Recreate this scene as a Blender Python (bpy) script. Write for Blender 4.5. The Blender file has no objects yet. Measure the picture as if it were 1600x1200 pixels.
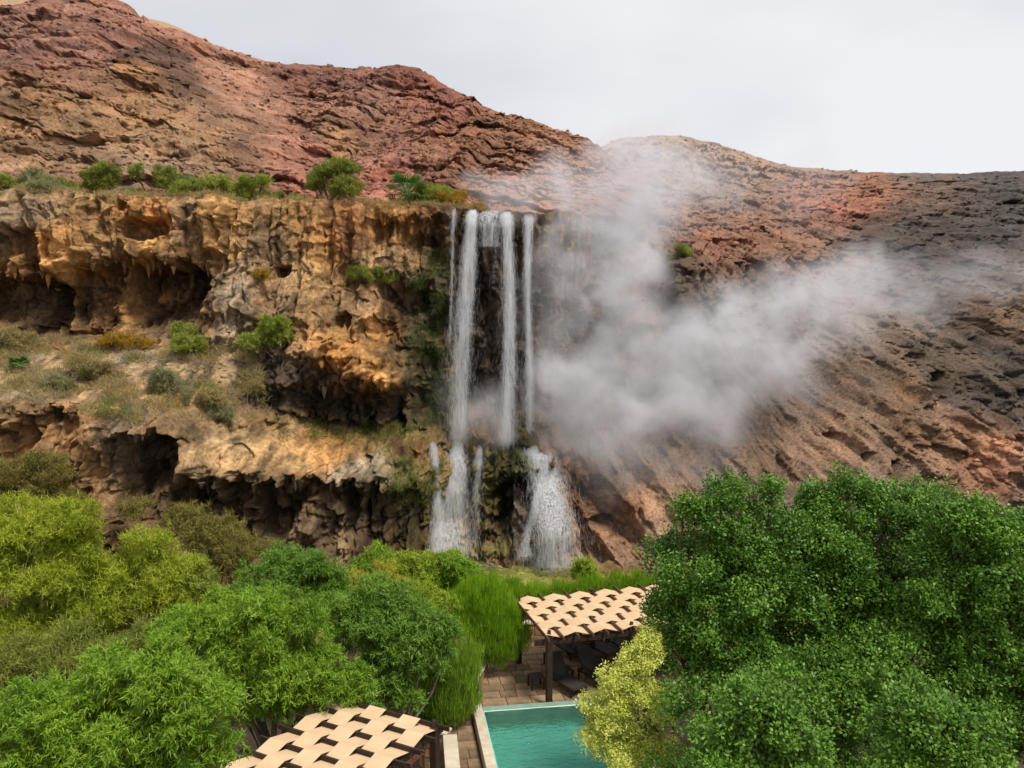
import bpy, math, random
import numpy as np
from mathutils import Vector, Matrix

random.seed(5)
RNG = np.random.default_rng(11)
SC = bpy.context.scene
COL = SC.collection

# ------------------------------------------------------------------ camera
PITCH = math.radians(3.67); FPX = 1248.0; CAMZ = 12.4
cam_d = bpy.data.cameras.new('camera')
cam = bpy.data.objects.new('camera', cam_d); COL.objects.link(cam)
cam.location = (0, 0, CAMZ)
cam.rotation_euler = (math.radians(90) - PITCH, 0, 0)
cam_d.sensor_width = 36.0
cam_d.lens = 36.0 * FPX / 1600.0
cam_d.clip_start = 0.1; cam_d.clip_end = 6000
SC.camera = cam

# ------------------------------------------------------------------ sky, sun, exposure
SUN_EL, SUN_AZ = 60.0, 138.0          # azimuth clockwise from +Y (the view direction)
world = bpy.data.worlds.new('World'); SC.world = world; world.use_nodes = True
nt = world.node_tree; nt.nodes.clear()
wo = nt.nodes.new('ShaderNodeOutputWorld'); bg = nt.nodes.new('ShaderNodeBackground')
sky = nt.nodes.new('ShaderNodeTexSky'); sky.sky_type = 'NISHITA'; sky.sun_disc = False
sky.sun_elevation = math.radians(SUN_EL); sky.sun_rotation = math.radians(SUN_AZ)
tc = nt.nodes.new('ShaderNodeTexCoord')
mpn = nt.nodes.new('ShaderNodeMapping'); mpn.inputs['Scale'].default_value = (1, 1, 2.2)
mpn.inputs['Location'].default_value = (3.3, 0.7, 2.2)
cn = nt.nodes.new('ShaderNodeTexNoise'); cn.inputs['Scale'].default_value = 1.5
cn.inputs['Detail'].default_value = 4; cn.inputs['Roughness'].default_value = 0.45
cr = nt.nodes.new('ShaderNodeValToRGB')
cr.color_ramp.elements[0].position = 0.42; cr.color_ramp.elements[0].color = (3.35, 3.36, 3.62, 1)
cr.color_ramp.elements[1].position = 0.66; cr.color_ramp.elements[1].color = (4.7, 4.72, 4.82, 1)
mx = nt.nodes.new('ShaderNodeMix'); mx.data_type = 'RGBA'; mx.inputs[0].default_value = 0.94
nt.links.new(tc.outputs['Generated'], mpn.inputs[0]); nt.links.new(mpn.outputs[0], cn.inputs['Vector'])
nt.links.new(cn.outputs['Fac'], cr.inputs[0]); nt.links.new(sky.outputs[0], mx.inputs[6])
nt.links.new(cr.outputs[0], mx.inputs[7]); nt.links.new(mx.outputs[2], bg.inputs['Color'])
bg.inputs['Strength'].default_value = 0.1
nt.links.new(bg.outputs[0], wo.inputs[0])

sun_d = bpy.data.lights.new('sun', 'SUN'); sun_d.energy = 1.9; sun_d.angle = math.radians(13); sun_d.color = (1.0, 0.94, 0.84)
sun = bpy.data.objects.new('sun', sun_d); COL.objects.link(sun)
az, el = math.radians(SUN_AZ), math.radians(SUN_EL)
sv = Vector((math.sin(az) * math.cos(el), math.cos(az) * math.cos(el), math.sin(el)))
sun.rotation_euler = sv.to_track_quat('Z', 'Y').to_euler(); sun.location = sv * 80

vs = SC.view_settings
vs.view_transform = 'Standard'; vs.look = 'None'; vs.exposure = 0.92; vs.gamma = 1.0; vs.use_curve_mapping = False
cy = SC.cycles
cy.max_bounces = 6; cy.diffuse_bounces = 3; cy.glossy_bounces = 2; cy.transmission_bounces = 4
cy.transparent_max_bounces = 24; cy.volume_bounces = 2; cy.volume_step_rate = 1.0; cy.volume_max_steps = 256
cy.use_denoising = True; cy.sample_clamp_indirect = 6.0

# ------------------------------------------------------------------ numeric helpers
CP, SP = math.cos(PITCH), math.sin(PITCH)
def P(px, py, Y):
    u = (px - 800) / FPX; v = (600 - py) / FPX
    dy = CP + v * SP; dz = v * CP - SP
    return Vector((u / dy * Y, Y, CAMZ + dz / dy * Y))
def G(px, py, z=0.0):
    u = (px - 800) / FPX; v = (600 - py) / FPX
    dy = CP + v * SP; dz = v * CP - SP
    Y = (z - CAMZ) / (dz / dy)
    return Vector((u / dy * Y, Y, z))
def proj(x, y, z):
    d = z - CAMZ
    yc = y * CP - d * SP; zc = y * SP + d * CP
    return 800 + FPX * x / yc, 600 - FPX * zc / yc

def _h(ix, iy, iz, s):
    n = (ix.astype(np.int64) * 374761393 + iy.astype(np.int64) * 668265263 + iz.astype(np.int64) * 2147483647 + s * 974634777) & 0xffffffff
    n = ((n ^ (n >> 13)) * 1274126177) & 0xffffffff
    n = ((n ^ (n >> 15)) * 2246822519) & 0xffffffff
    return ((n ^ (n >> 16)) & 0xffffff).astype(np.float32) / float(0xffffff)
def vnoise(x, y, z, s=0):
    fx, fy, fz = np.floor(x), np.floor(y), np.floor(z)
    ix, iy, iz = fx.astype(np.int32), fy.astype(np.int32), fz.astype(np.int32)
    tx, ty, tz = x - fx, y - fy, z - fz
    tx = tx * tx * tx * (tx * (tx * 6 - 15) + 10); ty = ty * ty * ty * (ty * (ty * 6 - 15) + 10); tz = tz * tz * tz * (tz * (tz * 6 - 15) + 10)
    r = 0
    for dx in (0, 1):
        for dy in (0, 1):
            for dz in (0, 1):
                w = (tx if dx else 1 - tx) * (ty if dy else 1 - ty) * (tz if dz else 1 - tz)
                r = r + w * _h(ix + dx, iy + dy, iz + dz, s)
    return r * 2 - 1
def fbm(x, y, z, o=4, s=0, rough=0.5):
    a, t, r = 1.0, 0.0, 0
    for i in range(o):
        r = r + a * vnoise(x, y, z, s + i * 17); t += a
        x, y, z, a = x * 2.03 + 3.1, y * 2.03 + 1.7, z * 2.03 + 9.2, a * rough
    return r / t
def ridged(x, y, z, o=4, s=0, rough=0.5):
    a, t, r = 1.0, 0.0, 0
    for i in range(o):
        r = r + a * (1 - 2 * np.abs(vnoise(x, y, z, s + i * 13))); t += a
        x, y, z, a = x * 2.07 + 5.1, y * 2.07 + 2.7, z * 2.07 + 4.2, a * rough
    return r / t
def worley(x, y, s=0, edge=False):
    """2-D cellular distance: F1, F2-F1 and the cell's own random number."""
    fx, fy = np.floor(x), np.floor(y)
    f1 = np.full(x.shape, 9.0); f2 = np.full(x.shape, 9.0); idv = np.zeros(x.shape)
    for dx in (-1, 0, 1):
        for dy in (-1, 0, 1):
            cx, cyy = fx + dx, fy + dy
            zz = np.zeros_like(cx)
            px_ = cx + _h(cx, cyy, zz, s); py_ = cyy + _h(cx, cyy, zz, s + 5)
            d = np.hypot(px_ - x, py_ - y)
            cl = d < f1
            f2 = np.where(cl, f1, np.minimum(f2, d)); idv = np.where(cl, _h(cx, cyy, zz, s + 9), idv); f1 = np.where(cl, d, f1)
    return f1, f2 - f1, idv
def facets(x, y, s=0):
    """angular broken faces: each cell is a tilted flat plate at its own depth"""
    fx, fy = np.floor(x), np.floor(y)
    f1 = np.full(x.shape, 9.0); val = np.zeros(x.shape)
    for dx in (-1, 0, 1):
        for dy in (-1, 0, 1):
            cx, cyy = fx + dx, fy + dy; zz = np.zeros_like(cx)
            ox = x - cx - _h(cx, cyy, zz, s); oy = y - cyy - _h(cx, cyy, zz, s + 5)
            d = np.abs(ox) * 0.8 + np.abs(oy) + 0.35 * np.maximum(np.abs(ox), np.abs(oy))
            pl = (_h(cx, cyy, zz, s + 9) - .5) + 1.3 * ox * (_h(cx, cyy, zz, s + 21) - .5) + 1.3 * oy * (_h(cx, cyy, zz, s + 33) - .2)
            cl = d < f1; val = np.where(cl, pl, val); f1 = np.where(cl, d, f1)
    return val
def vary(col, X, Y, Z, kind):
    """stains, seams and mottling of the stone itself"""
    z0 = X * 0
    if kind == 'cliff':
        f = 1 + 0.45 * fbm(X * .6, Z * .6, Y * .4, 5, 700) * 1.6
        st = fbm(X * 2.6, Z * .2, Y * .8, 5, 710, .6); f *= np.clip(1.12 + 1.7 * np.minimum(st, 0.1), .28, 1.3)
        f *= 1 + .5 * fbm(X * 3.4, Z * 3.0, Y * 2, 4, 720, .65)
    elif kind == 'hill':
        s = X * 0.10 + Z * 0.55 + 1.5 * fbm(X * .08, Z * .1, Y * .05, 4, 730)
        f = 1 + .45 * fbm(s * 1.7, X * .06, z0, 4, 731, .6) + .55 * fbm(X * .35, Z * .45, Y * .3, 5, 732, .6) + .35 * fbm(X * 1.6, Z * 2, z0, 3, 733, .6)
    else:
        b2 = X * .8 + Z * .6; a2 = X * .6 - Z * .8
        f = 1 + .4 * fbm(b2 * .9, a2 * .12, z0, 5, 740, .6) + .55 * fbm(X * .4, Z * .5, Y * .3, 5, 741, .62) + .35 * fbm(X * 1.8, Z * 2.2, z0, 3, 742, .6)
    warm = 0.16 * fbm(X * .5, Z * .6, Y * .3 + 5, 4, 750)
    c = col * np.clip(f, .25, 1.9)[..., None]
    c[..., 0] *= 1 + warm; c[..., 2] *= 1 - 1.4 * warm
    k = .08 if kind == 'cliff' else .22
    c = c * (1 - k) + c.mean(-1, keepdims=True) * k
    c = c * TINT * {'cliff': 1.12, 'hill': .92, 'slope': .98}[kind]
    if kind != 'cliff': c = c * np.array([1.05, 1.0, .92])
    return c
TINT = 1.22
def sstep(a, b, x):
    t = np.clip((x - a) / (b - a), 0, 1); return t * t * (3 - 2 * t)
class TPS:
    def __init__(s, pts, vals, lam=0.02):
        s.p = np.asarray(pts, float); v = np.asarray(vals, float); n = len(v)
        s.sc = s.p.std(); q = s.p / s.sc; s.q = q
        d2 = ((q[:, None] - q[None]) ** 2).sum(-1)
        K = np.where(d2 > 0, 0.5 * d2 * np.log(np.maximum(d2, 1e-12)), 0) + lam * np.eye(n)
        Q = np.c_[np.ones(n), q]
        A = np.block([[K, Q], [Q.T, np.zeros((3, 3))]])
        s.w = np.linalg.solve(A, np.r_[v, np.zeros(3)])
    def __call__(s, x, z):
        x = np.asarray(x, float); sh = x.shape
        X = np.c_[x.ravel(), np.asarray(z, float).ravel()] / s.sc
        r = s.w[-3] + X @ s.w[-2:]
        for i, c in enumerate(s.q):
            d2 = (X[:, 0] - c[0]) ** 2 + (X[:, 1] - c[1]) ** 2
            r += s.w[i] * 0.5 * d2 * np.log(np.maximum(d2, 1e-12))
        return r.reshape(sh)

# ------------------------------------------------------------------ mesh helpers
def mesh_np(name, v, f, mat=None, smooth=False, col=None):
    v = np.asarray(v, np.float32); f = np.asarray(f, np.int32); k = f.shape[1]
    me = bpy.data.meshes.new(name)
    me.vertices.add(len(v)); me.vertices.foreach_set('co', v.ravel())
    me.loops.add(f.size); me.loops.foreach_set('vertex_index', f.ravel())
    me.polygons.add(len(f)); me.polygons.foreach_set('loop_start', np.arange(0, f.size, k, dtype=np.int32))
    if smooth: me.polygons.foreach_set('use_smooth', np.ones(len(f), bool))
    me.update(calc_edges=True)
    if col is not None:
        a = me.color_attributes.new('tint', 'FLOAT_COLOR', 'POINT')
        c = np.ones((len(v), 4), np.float32); c[:, :col.shape[1]] = col; a.data.foreach_set('color', c.ravel())
    if mat: me.materials.append(mat)
    return me
def link(name, me, parent=None, loc=None, rot=None):
    o = bpy.data.objects.new(name, me); COL.objects.link(o)
    if parent is not None: o.parent = parent
    if loc is not None: o.location = loc
    if rot is not None: o.rotation_euler = rot
    return o
def tag(o, label=None, cat=None, group=None, kind=None):
    if label: o['label'] = label
    if cat: o['category'] = cat
    if group: o['group'] = group
    if kind: o['kind'] = kind
    return o
def thing(name, label, cat, loc=(0, 0, 0), rz=0.0, group=None):
    return tag(link(name, None, loc=loc, rot=(0, 0, rz)), label, cat, group)
class MB:
    """collects boxes, bars and tubes into one mesh"""
    def __init__(s): s.v = []; s.f = []
    def hexa(s, c8):
        b = len(s.v); s.v += [tuple(p) for p in c8]
        s.f += [tuple(b + i for i in q) for q in ((0, 3, 2, 1), (4, 5, 6, 7), (0, 1, 5, 4), (1, 2, 6, 5), (2, 3, 7, 6), (3, 0, 4, 7))]
    def box(s, x0, x1, y0, y1, z0, z1):
        s.hexa([(x0, y0, z0), (x1, y0, z0), (x1, y1, z0), (x0, y1, z0), (x0, y0, z1), (x1, y0, z1), (x1, y1, z1), (x0, y1, z1)]); return s
    def bar(s, a, b, w, h, up=(0, 0, 1)):
        a, b = Vector(a), Vector(b); d = (b - a).normalized(); u = Vector(up)
        r = d.cross(u)
        if r.length < 1e-4: r = d.cross(Vector((1, 0, 0)))
        r.normalize(); u = r.cross(d).normalized()
        r = r * w / 2; u = u * h / 2
        s.hexa([a - r - u, a + r - u, b + r - u, b - r - u, a - r + u, a + r + u, b + r + u, b - r + u]); return s
    def tube(s, pts, rad, n=7):
        pts = [Vector(p) for p in pts]; b0 = len(s.v); m = len(pts)
        for i, p in enumerate(pts):
            d = (pts[min(i + 1, m - 1)] - pts[max(i - 1, 0)]).normalized()
            r = d.cross(Vector((0.31, 0.2, 0.93)))
            if r.length < 1e-3: r = d.cross(Vector((1, 0, 0)))
            r.normalize(); u = r.cross(d)
            for k in range(n):
                a = 2 * math.pi * k / n
                s.v.append(tuple(p + (r * math.cos(a) + u * math.sin(a)) * rad[i]))
        for i in range(m - 1):
            for k in range(n):
                s.f.append((b0 + i * n + k, b0 + i * n + (k + 1) % n, b0 + (i + 1) * n + (k + 1) % n, b0 + (i + 1) * n + k))
        s.f.append(tuple(b0 + k for k in range(n))[::-1]); s.f.append(tuple(b0 + (m - 1) * n + k for k in range(n)))
        return s
    def mesh(s, name, mat, bevel=0.0, smooth=False):
        me = bpy.data.meshes.new(name); me.from_pydata(s.v, [], s.f); me.update()
        if bevel > 0:
            import bmesh
            bm = bmesh.new(); bm.from_mesh(me)
            bmesh.ops.bevel(bm, geom=bm.edges[:], offset=bevel, segments=1, affect='EDGES', clamp_overlap=True)
            bm.to_mesh(me); bm.free()
        if smooth: me.polygons.foreach_set('use_smooth', np.ones(len(me.polygons), bool))
        me.materials.append(mat); return me
    def build(s, name, mat, parent=None, bevel=0.0, smooth=False, **k):
        return link(name, s.mesh(name, mat, bevel, smooth), parent, **k)

# ------------------------------------------------------------------ materials
def N(t, kind, **kw):
    n = t.nodes.new(kind)
    for k, v in kw.items():
        if k.startswith('i_'): n.inputs[k[2:].replace('_', ' ')].default_value = v
        else: setattr(n, k, v)
    return n
def new_mat(name):
    m = bpy.data.materials.new(name); m.use_nodes = True; t = m.node_tree; t.nodes.clear()
    out = t.nodes.new('ShaderNodeOutputMaterial'); return m, t, out
def mixc(t, fac, a, b, blend='MIX'):
    m = t.nodes.new('ShaderNodeMix'); m.data_type = 'RGBA'; m.blend_type = blend
    for i, v in ((0, fac), (6, a), (7, b)):
        if isinstance(v, (int, float)): m.inputs[i].default_value = v
        elif isinstance(v, tuple): m.inputs[i].default_value = (*v[:3], 1)
        else: t.links.new(v, m.inputs[i])
    return m.outputs[2]
def ramp(t, val, stops):
    r = t.nodes.new('ShaderNodeValToRGB'); e = r.color_ramp.elements
    while len(e) < len(stops): e.new(0.5)
    for el_, (p, c) in zip(e, stops):
        el_.position = p; el_.color = (c, c, c, 1) if isinstance(c, (int, float)) else (*c, 1)
    t.links.new(val, r.inputs[0]); return r.outputs[0]
def noise(t, vec, scale, detail=4, rough=0.55, dist=0.0):
    n = N(t, 'ShaderNodeTexNoise'); n.inputs['Scale'].default_value = scale; n.inputs['Detail'].default_value = detail
    n.inputs['Roughness'].default_value = rough; n.inputs['Distortion'].default_value = dist
    if vec is not None: t.links.new(vec, n.inputs['Vector'])
    return n.outputs['Fac']
def mapped(t, scale=(1, 1, 1), rot=(0, 0, 0)):
    tc_ = t.nodes.new('ShaderNodeTexCoord'); m = t.nodes.new('ShaderNodeMapping')
    m.inputs['Scale'].default_value = scale; m.inputs['Rotation'].default_value = rot
    t.links.new(tc_.outputs['Object'], m.inputs[0]); return m.outputs[0]

def rock_mat(name, fine=1.0, rough=0.9, bump=0.5, contrast=1.0):
    """tint attribute = the rock's own colour; one noise adds grain and fine relief"""
    m, t, out = new_mat(name)
    at = N(t, 'ShaderNodeAttribute', attribute_name='tint')
    obj = mapped(t)
    nz_ = noise(t, obj, 4.2 * fine, 5, 0.72)
    k = contrast
    n2 = ramp(t, nz_, [(0.28, 1 - .62 * k), (0.5, 1.0), (0.74, 1 + .55 * k)])
    c = mixc(t, 1.0, at.outputs['Color'], n2, 'MULTIPLY')
    b = N(t, 'ShaderNodeBsdfPrincipled'); b.inputs['Roughness'].default_value = rough; b.inputs['Specular IOR Level'].default_value = 0.25
    t.links.new(c, b.inputs['Base Color'])
    bn = N(t, 'ShaderNodeBump'); bn.inputs['Strength'].default_value = bump; bn.inputs['Distance'].default_value = 0.3 / fine
    t.links.new(nz_, bn.inputs['Height']); t.links.new(bn.outputs[0], b.inputs['Normal'])
    t.links.new(b.outputs[0], out.inputs[0]); return m
def leaf_mat(name, dark, light, transl=0.35, gloss=0.5, nscale=1.2, dry=None):
    m, t, out = new_mat(name)
    g = N(t, 'ShaderNodeNewGeometry'); obj = mapped(t)
    a = noise(t, obj, nscale, 3, 0.5)
    mm = N(t, 'ShaderNodeMath', operation='MULTIPLY_ADD'); t.links.new(g.outputs['Random Per Island'], mm.inputs[0]); mm.inputs[1].default_value = 0.55
    ad = N(t, 'ShaderNodeMath', operation='MULTIPLY_ADD'); t.links.new(a, ad.inputs[0]); ad.inputs[1].default_value = 1.3; ad.inputs[2].default_value = -0.42
    t.links.new(ad.outputs[0], mm.inputs[2])
    c = mixc(t, mm.outputs[0], dark, light)
    t.nodes[-1].clamp_factor = True
    if dry:
        dn = ramp(t, noise(t, obj, nscale * 0.8, 3), [(0.55, 0.0), (0.68, 1.0)])
        c = mixc(t, dn, c, dry)
    d = N(t, 'ShaderNodeBsdfPrincipled'); d.inputs['Roughness'].default_value = 0.42; d.inputs['Specular IOR Level'].default_value = gloss
    tr = N(t, 'ShaderNodeBsdfTranslucent'); mxs = N(t, 'ShaderNodeMixShader'); mxs.inputs[0].default_value = transl
    t.links.new(c, d.inputs['Base Color']); t.links.new(c, tr.inputs[0])
    t.links.new(d.outputs[0], mxs.inputs[1]); t.links.new(tr.outputs[0], mxs.inputs[2]); t.links.new(mxs.outputs[0], out.inputs[0])
    return m
def plain_mat(name, c1, c2, scale=6.0, rough=0.8, spec=0.3, stretch=(1, 1, 1), bump=0.2, isl=0.0, c3=None):
    m, t, out = new_mat(name)
    ob = mapped(t, stretch)
    f = ramp(t, noise(t, ob, scale, 6, 0.62), [(0.3, 0.0), (0.7, 1.0)])
    c = mixc(t, f, c1, c2)
    if c3:
        f2 = ramp(t, noise(t, ob, scale * 0.35, 4, 0.6), [(0.5, 0.0), (0.68, 1.0)]); c = mixc(t, f2, c, c3)
    if isl:
        oi = N(t, 'ShaderNodeObjectInfo')
        r = ramp(t, oi.outputs['Random'], [(0.0, 1 - isl), (1.0, 1 + isl)]); c = mixc(t, 1.0, c, r, 'MULTIPLY')
    b = N(t, 'ShaderNodeBsdfPrincipled'); b.inputs['Roughness'].default_value = rough; b.inputs['Specular IOR Level'].default_value = spec
    t.links.new(c, b.inputs['Base Color'])
    if bump:
        bn = N(t, 'ShaderNodeBump'); bn.inputs['Strength'].default_value = bump; bn.inputs['Distance'].default_value = 0.03
        t.links.new(noise(t, ob, scale * 3, 5, 0.6), bn.inputs['Height']); t.links.new(bn.outputs[0], b.inputs['Normal'])
    t.links.new(b.outputs[0], out.inputs[0]); return m

def srgb(r, g, b):
    f = lambda c: (c / 255 / 12.92) if c < 10 else ((c / 255 + 0.055) / 1.055) ** 2.4
    return (f(r), f(g), f(b))

M = {}
M['cliff'] = rock_mat('travertine_rock', 1.0, 0.85, 0.8, 1.0)
M['hill'] = rock_mat('red_sandstone', 1.0, 0.95, 1.0, 1.15)
M['slope'] = rock_mat('brown_slope_rock', 1.15, 0.92, 1.0, 1.15)
M['bark'] = plain_mat('bark', (0.06, 0.045, 0.03), (0.16, 0.12, 0.08), 9, 0.9, 0.2, (1, 1, 0.3), 0.5)
M['pale_bark'] = plain_mat('pale_bark', (0.22, 0.18, 0.14), (0.36, 0.31, 0.25), 9, 0.9, 0.2, (1, 1, 0.3), 0.4)
M['ficus'] = leaf_mat('ficus_leaf', (0.028, 0.085, 0.01), (0.21, 0.40, 0.045), 0.22, 0.35, 1.0)
M['yellow'] = leaf_mat('variegated_leaf', (0.46, 0.5, 0.06), (0.86, 0.9, 0.24), 0.3, 0.4, 2.0)
M['feather'] = leaf_mat('feathery_leaf', (0.085, 0.19, 0.012), (0.36, 0.54, 0.05), 0.35, 0.25, 0.7)
M['feather2'] = leaf_mat('acacia_leaf', (0.07, 0.17, 0.02), (0.27, 0.44, 0.06), 0.35, 0.25, 0.7)
M['feather3'] = leaf_mat('lime_leaf', (0.16, 0.26, 0.012), (0.48, 0.58, 0.06), 0.35, 0.25, 0.8)
M['blush'] = leaf_mat('yellow_pink_leaf', (0.28, 0.3, 0.02), (0.58, 0.54, 0.07), 0.35, 0.25, 0.9, dry=(0.52, 0.36, 0.12))
M['tamarisk'] = leaf_mat('tamarisk_leaf', (0.2, 0.25, 0.015), (0.56, 0.62, 0.07), 0.35, 0.15, 0.6)
M['tamarisk_dry'] = leaf_mat('dry_tamarisk_leaf', (0.14, 0.13, 0.03), (0.34, 0.3, 0.08), 0.3, 0.1, 0.8, dry=(0.20, 0.12, 0.05))
M['reed'] = leaf_mat('reed_leaf', (0.12, 0.27, 0.01), (0.36, 0.58, 0.03), 0.4, 0.25, 0.5)
M['scrub'] = leaf_mat('scrub_leaf', (0.15, 0.18, 0.03), (0.36, 0.38, 0.08), 0.35, 0.15, 1.0)
M['scrub_bright'] = leaf_mat('bright_scrub_leaf', (0.18, 0.23, 0.03), (0.44, 0.48, 0.1), 0.35, 0.15, 1.0)
M['scrub_grey'] = leaf_mat('grey_scrub_leaf', (0.18, 0.18, 0.08), (0.4, 0.39, 0.19), 0.35, 0.1, 1.0)
M['gold'] = leaf_mat('golden_scrub_leaf', (0.28, 0.17, 0.02), (0.55, 0.36, 0.05), 0.35, 0.1, 1.0)
M['palm'] = leaf_mat('palm_leaf', (0.04, 0.12, 0.02), (0.15, 0.29, 0.06), 0.3, 0.3, 1.0)
M['fern'] = leaf_mat('fern_leaf', (0.045, 0.075, 0.016), (0.13, 0.18, 0.045), 0.3, 0.2, 1.2)
M['drygrass'] = leaf_mat('dry_grass', (0.26, 0.2, 0.08), (0.56, 0.45, 0.2), 0.35, 0.1, 0.6, dry=(0.22, 0.24, 0.07))
M['twig'] = plain_mat('grey_twig', (0.20, 0.17, 0.13), (0.38, 0.34, 0.28), 8, 0.9, 0.1, bump=0)
M['moss'] = leaf_mat('moss', (0.06, 0.08, 0.012), (0.20, 0.23, 0.05), 0.2, 0.2, 1.5)
M['wood'] = plain_mat('dark_brown_timber', (0.020, 0.012, 0.008), (0.055, 0.032, 0.020), 6, 0.65, 0.3, (1, 1, 1), 0.3)
M['wood_red'] = plain_mat('red_brown_timber', (0.075, 0.035, 0.020), (0.16, 0.075, 0.04), 6, 0.65, 0.3, (1, 1, 1), 0.3)
M['fabric'] = plain_mat('tan_shade_cloth', (0.60, 0.42, 0.25), (0.70, 0.50, 0.31), 2.2, 0.9, 0.1, bump=0.08)
M['paver'] = plain_mat('sandstone_paver', (0.20, 0.13, 0.075), (0.36, 0.25, 0.15), 3.5, 0.85, 0.25, bump=0.3, isl=0.35, c3=(0.13, 0.085, 0.05))
M['joint'] = plain_mat('joint_sand', (0.07, 0.05, 0.03), (0.13, 0.095, 0.06), 8, 0.95, 0.1)
M['coping'] = plain_mat('cream_limestone', (0.50, 0.42, 0.31), (0.64, 0.56, 0.44), 4, 0.75, 0.3, bump=0.15, isl=0.08)
M['stone'] = plain_mat('ochre_wall_stone', (0.24, 0.13, 0.065), (0.40, 0.25, 0.14), 5, 0.9, 0.2, bump=0.6, isl=0.3)
M['tile'] = plain_mat('teal_pool_tile', (0.16, 0.52, 0.43), (0.26, 0.66, 0.55), 1.6, 0.5, 0.4, bump=0)
M['rim'] = plain_mat('pale_green_rim', (0.17, 0.30, 0.24), (0.30, 0.42, 0.34), 2.5, 0.35, 0.5, bump=0.1)
M['rattan'] = plain_mat('charcoal_weave', (0.025, 0.022, 0.021), (0.06, 0.052, 0.048), 30, 0.75, 0.3, bump=0.3)
M['soil'] = plain_mat('dark_garden_soil', (0.035, 0.028, 0.018), (0.09, 0.07, 0.045), 0.8, 0.95, 0.1, bump=0.4)

# pool water: tinted see-through surface with mirror reflection
m, t, out = new_mat('pool_water')
ob = mapped(t, (1, 2.2, 1))
bn = N(t, 'ShaderNodeBump'); bn.inputs['Strength'].default_value = 0.8; bn.inputs['Distance'].default_value = 0.10
t.links.new(noise(t, ob, 2.6, 3, 0.5, 0.8), bn.inputs['Height'])
tr = N(t, 'ShaderNodeBsdfRefraction'); tr.inputs[0].default_value = (0.80, 0.97, 0.93, 1); tr.inputs['IOR'].default_value = 1.33; tr.inputs['Roughness'].default_value = 0.0; t.links.new(bn.outputs[0], tr.inputs['Normal'])
gl = N(t, 'ShaderNodeBsdfGlossy'); gl.inputs['Roughness'].default_value = 0.04; t.links.new(bn.outputs[0], gl.inputs['Normal'])
fr = N(t, 'ShaderNodeFresnel'); fr.inputs['IOR'].default_value = 1.33; t.links.new(bn.outputs[0], fr.inputs['Normal'])
ms = N(t, 'ShaderNodeMixShader'); t.links.new(fr.outputs[0], ms.inputs[0]); t.links.new(tr.outputs[0], ms.inputs[1]); t.links.new(gl.outputs[0], ms.inputs[2])
t.links.new(ms.outputs[0], out.inputs[0]); M['water'] = m
# falling water: white drops and a thin streaked veil
m, t, out = new_mat('white_water')
d = N(t, 'ShaderNodeBsdfPrincipled'); d.inputs['Base Color'].default_value = (0.86, 0.87, 0.89, 1); d.inputs['Roughness'].default_value = 0.35
tl = N(t, 'ShaderNodeBsdfTranslucent'); tl.inputs[0].default_value = (0.86, 0.87, 0.89, 1)
ms = N(t, 'ShaderNodeMixShader'); ms.inputs[0].default_value = 0.4
t.links.new(d.outputs[0], ms.inputs[1]); t.links.new(tl.outputs[0], ms.inputs[2])
tp = N(t, 'ShaderNodeBsdfTransparent'); m2 = N(t, 'ShaderNodeMixShader'); m2.inputs[0].default_value = 0.33
t.links.new(tp.outputs[0], m2.inputs[1]); t.links.new(ms.outputs[0], m2.inputs[2]); t.links.new(m2.outputs[0], out.inputs[0]); M['drops'] = m
m, t, out = new_mat('water_veil')
d = N(t, 'ShaderNodeBsdfDiffuse'); d.inputs[0].default_value = (0.8, 0.81, 0.83, 1)
tp = N(t, 'ShaderNodeBsdfTransparent'); ms = N(t, 'ShaderNodeMixShader')
ob = mapped(t, (9, 9, 0.45))
uvt = N(t, 'ShaderNodeAttribute', attribute_name='tint')
f = ramp(t, noise(t, ob, 1.0, 6, 0.7), [(0.38, 0.05), (0.68, 0.85)])
mu = N(t, 'ShaderNodeMath', operation='MULTIPLY'); t.links.new(f, mu.inputs[0]); t.links.new(uvt.outputs['Fac'], mu.inputs[1])
t.links.new(mu.outputs[0], ms.inputs[0]); t.links.new(tp.outputs[0], ms.inputs[1]); t.links.new(d.outputs[0], ms.inputs[2])
t.links.new(ms.outputs[0], out.inputs[0]); M['veil'] = m

# ------------------------------------------------------------------ terrain sheets
def splat(px, py, base, spl, warp=16, seed=3):
    """the rock's own colour: patches of different stone with uneven borders"""
    wx = px + warp * fbm(px / 40, py / 40, np.zeros_like(px), 4, seed); wy = py + warp * fbm(px / 40, py / 40, np.ones_like(px) * 7, 4, seed + 3)
    num = np.zeros(px.shape + (3,)) + np.array(base) * 0.35; den = np.zeros(px.shape) + 0.35
    for (cx, cy_, rx, ry, c, w) in spl:
        d2 = ((wx - cx) / rx) ** 2 + ((wy - cy_) / ry) ** 2
        g = w * np.exp(-1.2 * d2)
        num += g[..., None] * np.array(c); den += g
    return num / den[..., None]
def resample(pts, n):
    a = np.array([[p.x, p.y, p.z] for p in pts]); s = np.linspace(0, len(a) - 1, n)
    # parameterise evenly by x
    xs = np.linspace(a[0, 0], a[-1, 0], n)
    return xs, np.interp(xs, a[:, 0], a[:, 2])
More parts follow.
